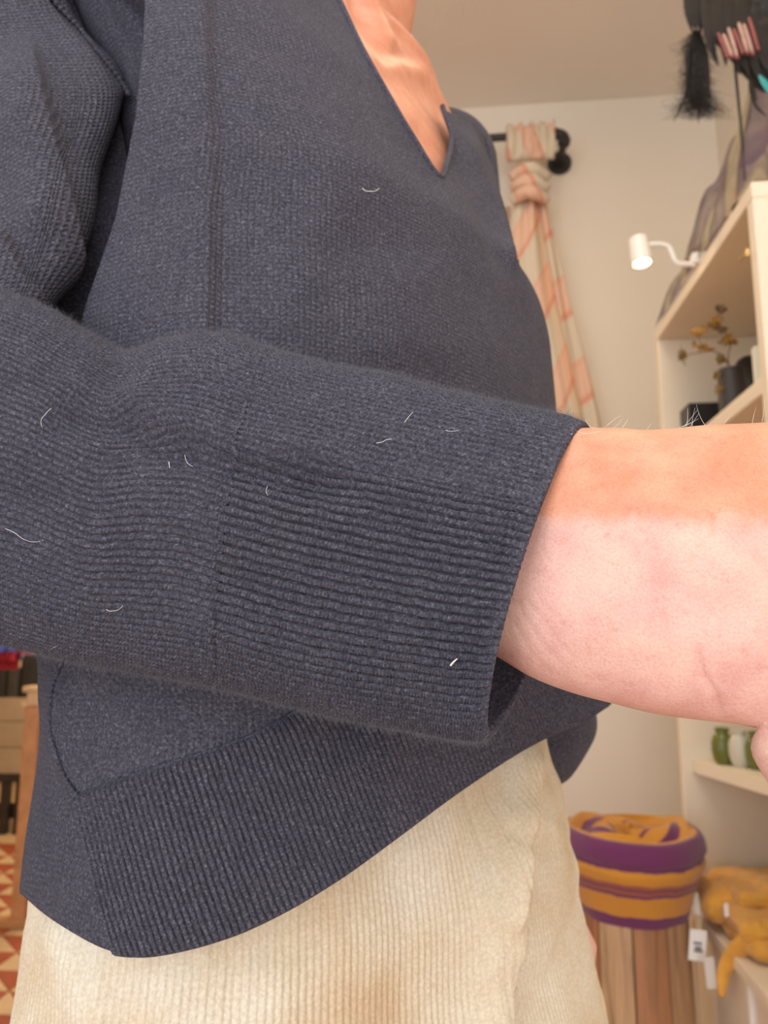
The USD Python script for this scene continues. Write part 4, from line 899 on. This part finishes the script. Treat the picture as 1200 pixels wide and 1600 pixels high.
for k, (x, y, w, h, m) in enumerate(((1091, 518, 9, 6, PETAL), (1098, 541, 12, 8, PETAL), (1067, 556, 6, 11, PETAL2), (1119, 502, 9, 7, PETAL), (1115, 508, 6, 6, PETAL2), (1126, 484, 6, 5, TWIG), (1140, 534, 12, 6, PETAL2), (1141, 530, 8, 6, PETAL), (1126, 560, 5, 6, PETAL2), (1125, 607, 6, 6, PETAL2), (1121, 586, 5, 4, PETAL2), (1130, 516, 4, 4, TWIG))):
    leaves = []
    for j in range(13):
        c = P(x + rng.normal() * w * .45, y + rng.normal() * h * .45, yb + rng.normal() * .006); d = rng.normal(size=3); d /= np.linalg.norm(d); e = np.cross(d, rng.normal(size=3)); e /= np.linalg.norm(e); n_ = np.cross(d, e); L = .012
        vv_ = np.array([c - d * L, c + e * L * .45 + n_ * .001, c + d * L, c - e * L * .45 + n_ * .001, c + n_ * .0022, c - n_ * .0006]); fc_ = [[0, 1, 4], [1, 2, 4], [2, 3, 4], [3, 0, 4], [1, 0, 5], [2, 1, 5], [3, 2, 5], [0, 3, 5]]
        leaves.append(trimesh.Trimesh(vv_, fc_, process=False))
    obj('blossom', cat(*leaves), m, br_, smooth=False)
wc = inv_room(P(1190, 600, 1.42)); obj('candle', lathe([(0, 0), (.0125, 0), (.013, .004), (.013, .112), (.011, .116), (0, .114)], 28, (*RW(np.array([wc[0], wc[1], 0]))[:2], S2)), plain('wax', (.70, .70, .58), .5, .02), label='pale greenish candle at the right end of the middle shelf', cat='candle')
# ---------------- jars on the lower shelf
OLIVE = plain('olive_glass', (.14, .16, .035), .12, .1, 20); MILK = plain('milk_glass', (.62, .60, .50), .15, .03)
jprof = [(0, 0), (.014, 0), (.021, .010), (.0245, .028), (.024, .048), (.019, .062), (.014, .066), (.014, .074), (.016, .076), (.012, .078), (.011, .066), (0, .060)]
for (x, y, m, lab) in ((1131, 1.80, OLIVE, 'leftmost round olive green jar on the lower shelf'), (1158, 1.765, MILK, 'milky white round jar between two olive ones'), (1184, 1.73, OLIVE, 'olive green jar to the right of the white one'), (1214, 1.70, MILK, 'white jar at the far right end of the row, at the picture edge')):
    w = P(x, 1190, y); j = thing('jar', lab, 'jar', 'round glass jars on the lower shelf', (w[0], w[1], SZ))
    obj('jar_body', lathe(jprof, 40), m, j); obj('rim', trimesh.creation.torus(.0145, .0018, major_sections=36, minor_sections=10).apply_translation((0, 0, .077)), m, j)
# ---------------- mustard knit draped over the cabinet corner, folded knits beside it
MUST = plain('mustard_wool', (.72, .36, .055), .9, .12, 40, .7, 500, sheen_weight=.3); GREYG = plain('grey_green_wool', (.30, .36, .32), .9, .12, 40, .7, 500, sheen_weight=.2); YEL = plain('yellow_wool', (.62, .48, .16), .9, .1, 40, .6, 500)
mk = thing('mustard_sweater', 'mustard yellow knit garment folded on the cabinet with a corner hanging over the edge', 'folded knitwear')
lay = []
W_ = lambda px, py, y: inv_room(P(px, py, y))
def pillow(a0, a1, b0, b1, z0, z1, seed, nz=.010, tilt=0.0):
    m = m3.Manifold.batch_hull([m3.Manifold.sphere((z1 - z0) / 2.02, 20).translate((x, y, (z0 + z1) / 2 + tilt * (y - b0))) for x in (a0, a1) for y in (b0, b1)]).refine_to_length(.007); t = to_tm(m)
    t.vertices += (meshkit.fbm(t.vertices * 26, 3, seed)[:, None] - .5) * nz * np.array([1.2, 1.2, .9]); t.vertices[:, 2] = np.maximum(t.vertices[:, 2], z0)
    return t
lay = cat(pillow(.545, .78, 1.60, 1.86, CT + .001, CT + .042, 1, .012), pillow(.535, .77, 1.62, 1.86, CT + .032, CT + .072, 2, .016), pillow(.56, .74, 1.70, 1.87, CT + .060, CT + .098, 3, .022), pillow(.52, .58, 1.75, 1.86, CT + .02, CT + .085, 7, .02))
obj('folded_body', room(lay), MUST, mk, smooth=True)
q = lerp_curve([(1200, 1462, 1.55), (1162, 1478, 1.565), (1140, 1500, 1.585), (1130, 1525, 1.59), (1128, 1556, 1.59)], 40)
pth = P(q[:, 0], q[:, 1], q[:, 2]); sheet = []
for k in range(40):
    t = k / 39; w = .024 * (1 - t) ** .8 + .006; e = np.linspace(0, 2 * np.pi, 22, endpoint=False)
    up_ = np.array([-.5, 0, .85]) * (1 - t) + np.array([-1.0, 0, 0.0]) * t
    sheet.append(pth[k] + np.cos(e)[:, None] * up_ * w + np.sin(e)[:, None] * np.array([0, -1.0, 0]) * .007 * (1 + .3 * math.sin(t * 9)))
obj('hanging_corner', grid(np.array(sheet), True, True), MUST, mk, smooth=True)
def tagcard(x, y, w, h, yd, rot=0.0):
    c = P(x, y, yd); s = yd / FPX
    m = trimesh.creation.box((w * s, .0007, h * s)); m.apply_transform(trimesh.transformations.rotation_matrix(rot, (0, 1, 0))); m.apply_translation(c); return m
cd = obj('price_tag', cat(tagcard(1090, 1477, 25, 42, 1.645, .12)), CARD, mk, smooth=False, label='white price tag hanging at the left')
INK = plain('ink', (.12, .11, .12), .8, .02)
for (dx, dy, w) in ((0, -3, 12), (1, 4, 10), (1, 9, 13)): obj('print', tagcard(1090 + dx, 1477 + dy, w, 3.2, 1.6443, .12), INK, cd, smooth=False)
obj('price_tag', tagcard(1088, 1412, 9, 30, 1.70, -.08), CARD, mk, smooth=False)
obj('price_tag', tagcard(1110, 1520, 15, 42, 1.60, -.06), plain('clear_film', (.66, .63, .60), .2, .02), mk, smooth=False, label='dull film tag beside the hanging corner')
obj('care_label', tagcard(1135, 1422, 6, 18, 1.60, .0), CARD, mk, smooth=False)
obj('tag_string', tube([P(1094, 1458, 1.645), P(1092, 1440, 1.65), P(1099, 1425, 1.665)], .0006, 6), CARD, mk, smooth=True)
for k, (m, lab) in enumerate(((GREYG, 'bottom grey green knit of the folded stack at the right edge'), (YEL, 'pale yellow knit in the middle of the folded stack'), (GREYG, 'topmost grey green knit of the folded stack'))):
    o = obj('folded_knit', room(pillow(.60, .80, 1.36, 1.50, CT + .001 + .033 * k, CT + .034 + .033 * k, 20 + k, .004)), m, smooth=True, label=lab, cat='folded knitwear', group='folded knits on the cabinet')

# ---------------- stave drum wearing a striped knit cap
drum = thing('wooden_drum', 'round wooden stand of upright staves under the striped knit cap', 'stand')
dc = P(984, 1330, 1.74); DX, DY = dc[0], dc[1]
woods = [M('stave_%d' % k, {'g': ('geometry', {}), 'mp': ('mapping', {'scale': (40.0, 40.0, 3.0)}), 'n': ('noise_texture', {'scale': 1.6, 'detail': 5.0, 'distortion': 0.8}), 'r': ('rgb_ramp', {'ramp': [(.3, tuple(np.array(c) * .62)), (.5, c), (.7, tuple(np.array(c) * 1.25))]}), 'p': ('principled_bsdf', {'roughness': .5})},
    [('g.position', 'mp.vector'), ('mp.vector', 'n.vector'), ('n.fac', 'r.fac'), ('r.color', 'p.base_color')]) for k, c in enumerate(((.34, .16, .075), (.42, .25, .13), (.32, .14, .07), (.46, .29, .16)))]
ns_ = 10; topR, botR, dz = .108, .112, .62
for k in range(ns_):
    t0, t1 = 2 * math.pi * (k + .02) / ns_, 2 * math.pi * (k + .98) / ns_
    ang = np.linspace(t0, t1, 7); dr_ = .0008 * ((k * 7) % 3)
    ring = lambda R, z: np.concatenate([np.stack([R * np.cos(ang), R * np.sin(ang), np.full(7, z)], 1), np.stack([(R - .018) * np.cos(ang[::-1]), (R - .018) * np.sin(ang[::-1]), np.full(7, z)], 1)])
    m = grid(np.array([ring(botR + dr_, 0.0), ring((topR + botR) / 2 + .003 + dr_, dz / 2), ring(topR + dr_, dz)]), True, True)
    obj('stave', (m[0] + [DX, DY, 0], m[1]), woods[(k * 5 + 1) % 4], drum, smooth=30)
obj('lid', lathe([(0, dz - .03), (topR - .019, dz - .03), (topR - .019, dz - .002), (0, dz - .002)], 48, (DX, DY, 0)), woods[0], drum)
PUR, MUS, RUST = (.15, .035, .11), (.56, .25, .035), (.32, .10, .05)
def bands(stops):
    out = []
    for k, (a, c) in enumerate(stops):
        out.append((a, c));
        if k + 1 < len(stops): out.append((stops[k + 1][0] - .004, c))
    return out
CAPM = M('striped_knit', {'tc': ('texture_coordinate', {}), 's': ('separate_xyz', {}), 'g': ('geometry', {}), 'n': ('noise_texture', {'scale': 30.0, 'detail': 2.0}), 'w': ('math', {'math_type': 'multiply_add', 'value2': .03}), 'n2': ('noise_texture', {'scale': 600.0, 'detail': 2.0}),
    'r': ('rgb_ramp', {'ramp': bands([(0, PUR), (.09, MUS), (.23, PUR), (.25, RUST), (.275, PUR), (.29, RUST), (.315, MUS), (.40, PUR), (.60, MUS), (.70, PUR), (.76, MUS), (.86, PUR), (.885, MUS), (1.0, MUS)])}),
    'b': ('bump', {'strength': .6, 'distance': .002}), 'p': ('principled_bsdf', {'roughness': .92, 'specular_ior_level': .1, 'sheen_weight': .3})},
    [('tc.UV', 's.vector'), ('g.position', 'n.vector'), ('n.fac', 'w.value1'), ('s.y', 'w.value3'), ('w.value', 'r.fac'), ('r.color', 'p.base_color'), ('g.position', 'n2.vector'), ('n2.fac', 'b.height'), ('b.normal', 'p.normal')])
prof = lerp_curve([(.112, .485), (.117, .50), (.127, .53), (.140, .565), (.149, .592), (.145, .604), (.152, .616), (.150, .634), (.140, .650), (.122, .652), (.100, .643), (.085, .648), (.06, .646), (.03, .644), (.004, .643)], 130)
ang = np.linspace(0, 2 * np.pi, 160, endpoint=False); G = []
for k, (r, z) in enumerate(prof):
    t = k / 129
    rr = r * (1 + .012 * np.sin(3 * ang + 2 * t) + .010 * np.sin(7 * ang + 9 * t) * (t < .7)); zz = z + .006 * np.sin(2 * ang + 1.0) * t + (.012 * np.sin(ang * 3 + t * 12) * (t > .62))
    sq = 1 - .25 * (t > .66) * np.abs(np.sin(ang)) * (t - .66) / .34
    G.append(np.stack([DX + rr * np.cos(ang), DY + rr * np.sin(ang) * sq, zz], 1))
G = np.array(G)
cp_ = obj('knit_cap', grid(G, True, False), CAPM, uv=np.stack([np.broadcast_to(ang[None], G.shape[:2]), np.broadcast_to(np.linspace(0, 1, 130)[:, None], G.shape[:2])], -1).reshape(-1, 2), label='slouchy purple and mustard striped knit cap pulled over the wooden stand', cat='knit cap')

# ---------------- through the opening at the left: wooden stand, bench, crate, bags, hanging textiles
PINE = plain('pine', (.56, .36, .19), .5, .12, 30); ORW = plain('orange_wood', (.44, .20, .075), .45, .15, 25)
ws = thing('wooden_post', 'slim orange wood post with a pale carved cap, in the room behind at left', 'post')
pt, pb = P(54, 1090, 3.05), P(43, 1420, 3.05)
pt_ = np.array([pt[0], 3.05]); zt_ = pt[2]
box = lambda x0, x1, y0, y1, z0, z1, r=.003: rbox(x0, x1, y0, y1, z0, z1, r)
obj('shaft', box(pt_[0] - .025, pt_[0] + .03, 3.03, 3.075, .03, zt_ - .02), ORW, ws)
obj('cap', cat(box(pt_[0] - .034, pt_[0] + .05, 3.01, 3.09, zt_ + .022, zt_ + .045, .008), box(pt_[0] - .016, pt_[0] + .045, 3.015, 3.085, zt_ - .03, zt_ + .025, .008), tube([(pt_[0] - .022, 3.015, zt_ - .02), (pt_[0] - .022, 3.085, zt_ - .02)], .012, 16)), PINE, ws, smooth=30, label='pale carved wooden cap')
obj('foot', cat(box(pt_[0] - .12, pt_[0] + .13, 3.025, 3.08, 0, .032, .006)), ORW, ws)
DKW = plain('dark_wood', (.030, .022, .018), .5, .2, 20); BEI = plain('beige_board', (.42, .33, .23), .7, .12, 6); 
bn = thing('dark_bench', 'dark wooden bench on short legs against the far side of the back room', 'bench')
ybk = 4.4
def X(px, y): return float(P(px, 1200, y)[0])
x0, x1 = X(-40, ybk), X(62, ybk)
obj('seat', box(x0, x1, ybk, ybk + .4, .27, .31), DKW, bn)
for k, px in enumerate((-34, 9, 32, 56)): obj('leg', box(X(px, ybk) - .022, X(px, ybk) + .022, ybk + .005, ybk + .05, .0, .27), DKW, bn)
obj('rail', box(x0, x1, ybk + .1, ybk + .13, .06, .14), DKW, bn)
cr = thing('board_crate', 'beige board crate standing on the dark bench', 'crate')
zc = [.31, .45, .59, .72]
for k in range(3): obj('board', box(x0 + .01, x1 - .02, ybk + .02, ybk + .036, zc[k] + .002, zc[k + 1] - .002), BEI, cr)
obj('back_board', box(x0 + .01, x1 - .02, ybk + .32, ybk + .336, .31, .72), BEI, cr)
for q_ in (x0 + .01, x1 - .036): obj('end_board', box(q_, q_ + .016, ybk + .037, ybk + .319, .31, .72), BEI, cr)
for k, (px, w, h) in enumerate(((-2, .052, .26), (19, .046, .20), (41, .052, .28))):
    xc = X(px, ybk + .15); m = hull([((xc + s * w * .42, ybk + .14 + t * .06, .345), .022) for s in (-1, 1) for t in (-1, 1)] + [((xc + s * w * .3, ybk + .14 + t * .05, .66 + h), .018) for s in (-1, 1) for t in (-1, 1)])
    g_ = thing('dark_bag', ('dark bag standing in the crate at its left end', 'middle and lowest dark bag in the crate', 'tall dark bag in the crate behind the wooden post')[k], 'bag', 'dark bags in the crate')
    obj('bag_body', m, plain('bag_cloth_%d' % k, ((.03, .026, .026), (.06, .054, .05), (.024, .022, .024))[k], .8, .2, 12), g_); obj('handle', tube([(xc - .018, ybk + .14, .675 + h), (xc - .02, ybk + .14, .74 + h), (xc + .02, ybk + .14, .74 + h), (xc + .018, ybk + .14, .675 + h)], .005, 8), DKW, g_, smooth=True)
BLU = plain('blue_cloth', (.05, .09, .48), .8, .15, 30); RED = plain('red_cloth', (.36, .02, .05), .8, .15, 30); PNK = plain('pink_cloth', (.62, .08, .20), .8, .2, 30)
yr = 3.9
rk = thing('textile_rail', 'thin dark rail on two posts holding the coloured cloths at the left edge', 'rail')
zr_ = 1.16
obj('bar', tube([(X(-190, yr), yr, zr_), (X(34, yr), yr, zr_)], .009, 12), DKW, rk)
for px in (-185, -60): obj('upright', tube([(X(px, yr), yr, 0.0), (X(px, yr), yr, zr_)], .01, 12), DKW, rk)
def hang(pxa, pxb, z0, mat, name, label, yo):
    a = np.linspace(0, 1, 60); xs = X(pxa, yr) + (X(pxb, yr) - X(pxa, yr)) * a; G = []
    for t in np.linspace(0, 1, 24):
        front = np.stack([xs, yr - .012 - yo - .012 * t * (1 + np.sin(a * 22)), zr_ + .011 + (z0 - zr_ - .011) * t + .01 * np.sin(a * 9) * t], 1); G.append(front)
    back = [np.stack([xs, yr + .012 + yo + .01 * t + .006 * np.sin(a * 17), np.full(60, zr_ + .011 + (z0 - .05 - zr_) * t)], 1) for t in np.linspace(0, 1, 24)]
    obj(name, grid(np.array(back[::-1] + G), False), mat, smooth=True, label=label, cat='cloth', group=None)
hang(-70, 16, .975, BLU, 'hanging_cloth', 'bright blue cloth over the rail at the left edge', .018)
hang(-90, 15, .93, RED, 'hanging_cloth', 'dark red cloth showing below the blue one', .003)
hang(14, 34, 1.005, PNK, 'hanging_cloth', 'pink cloth on the rail beside the blue one', .003)
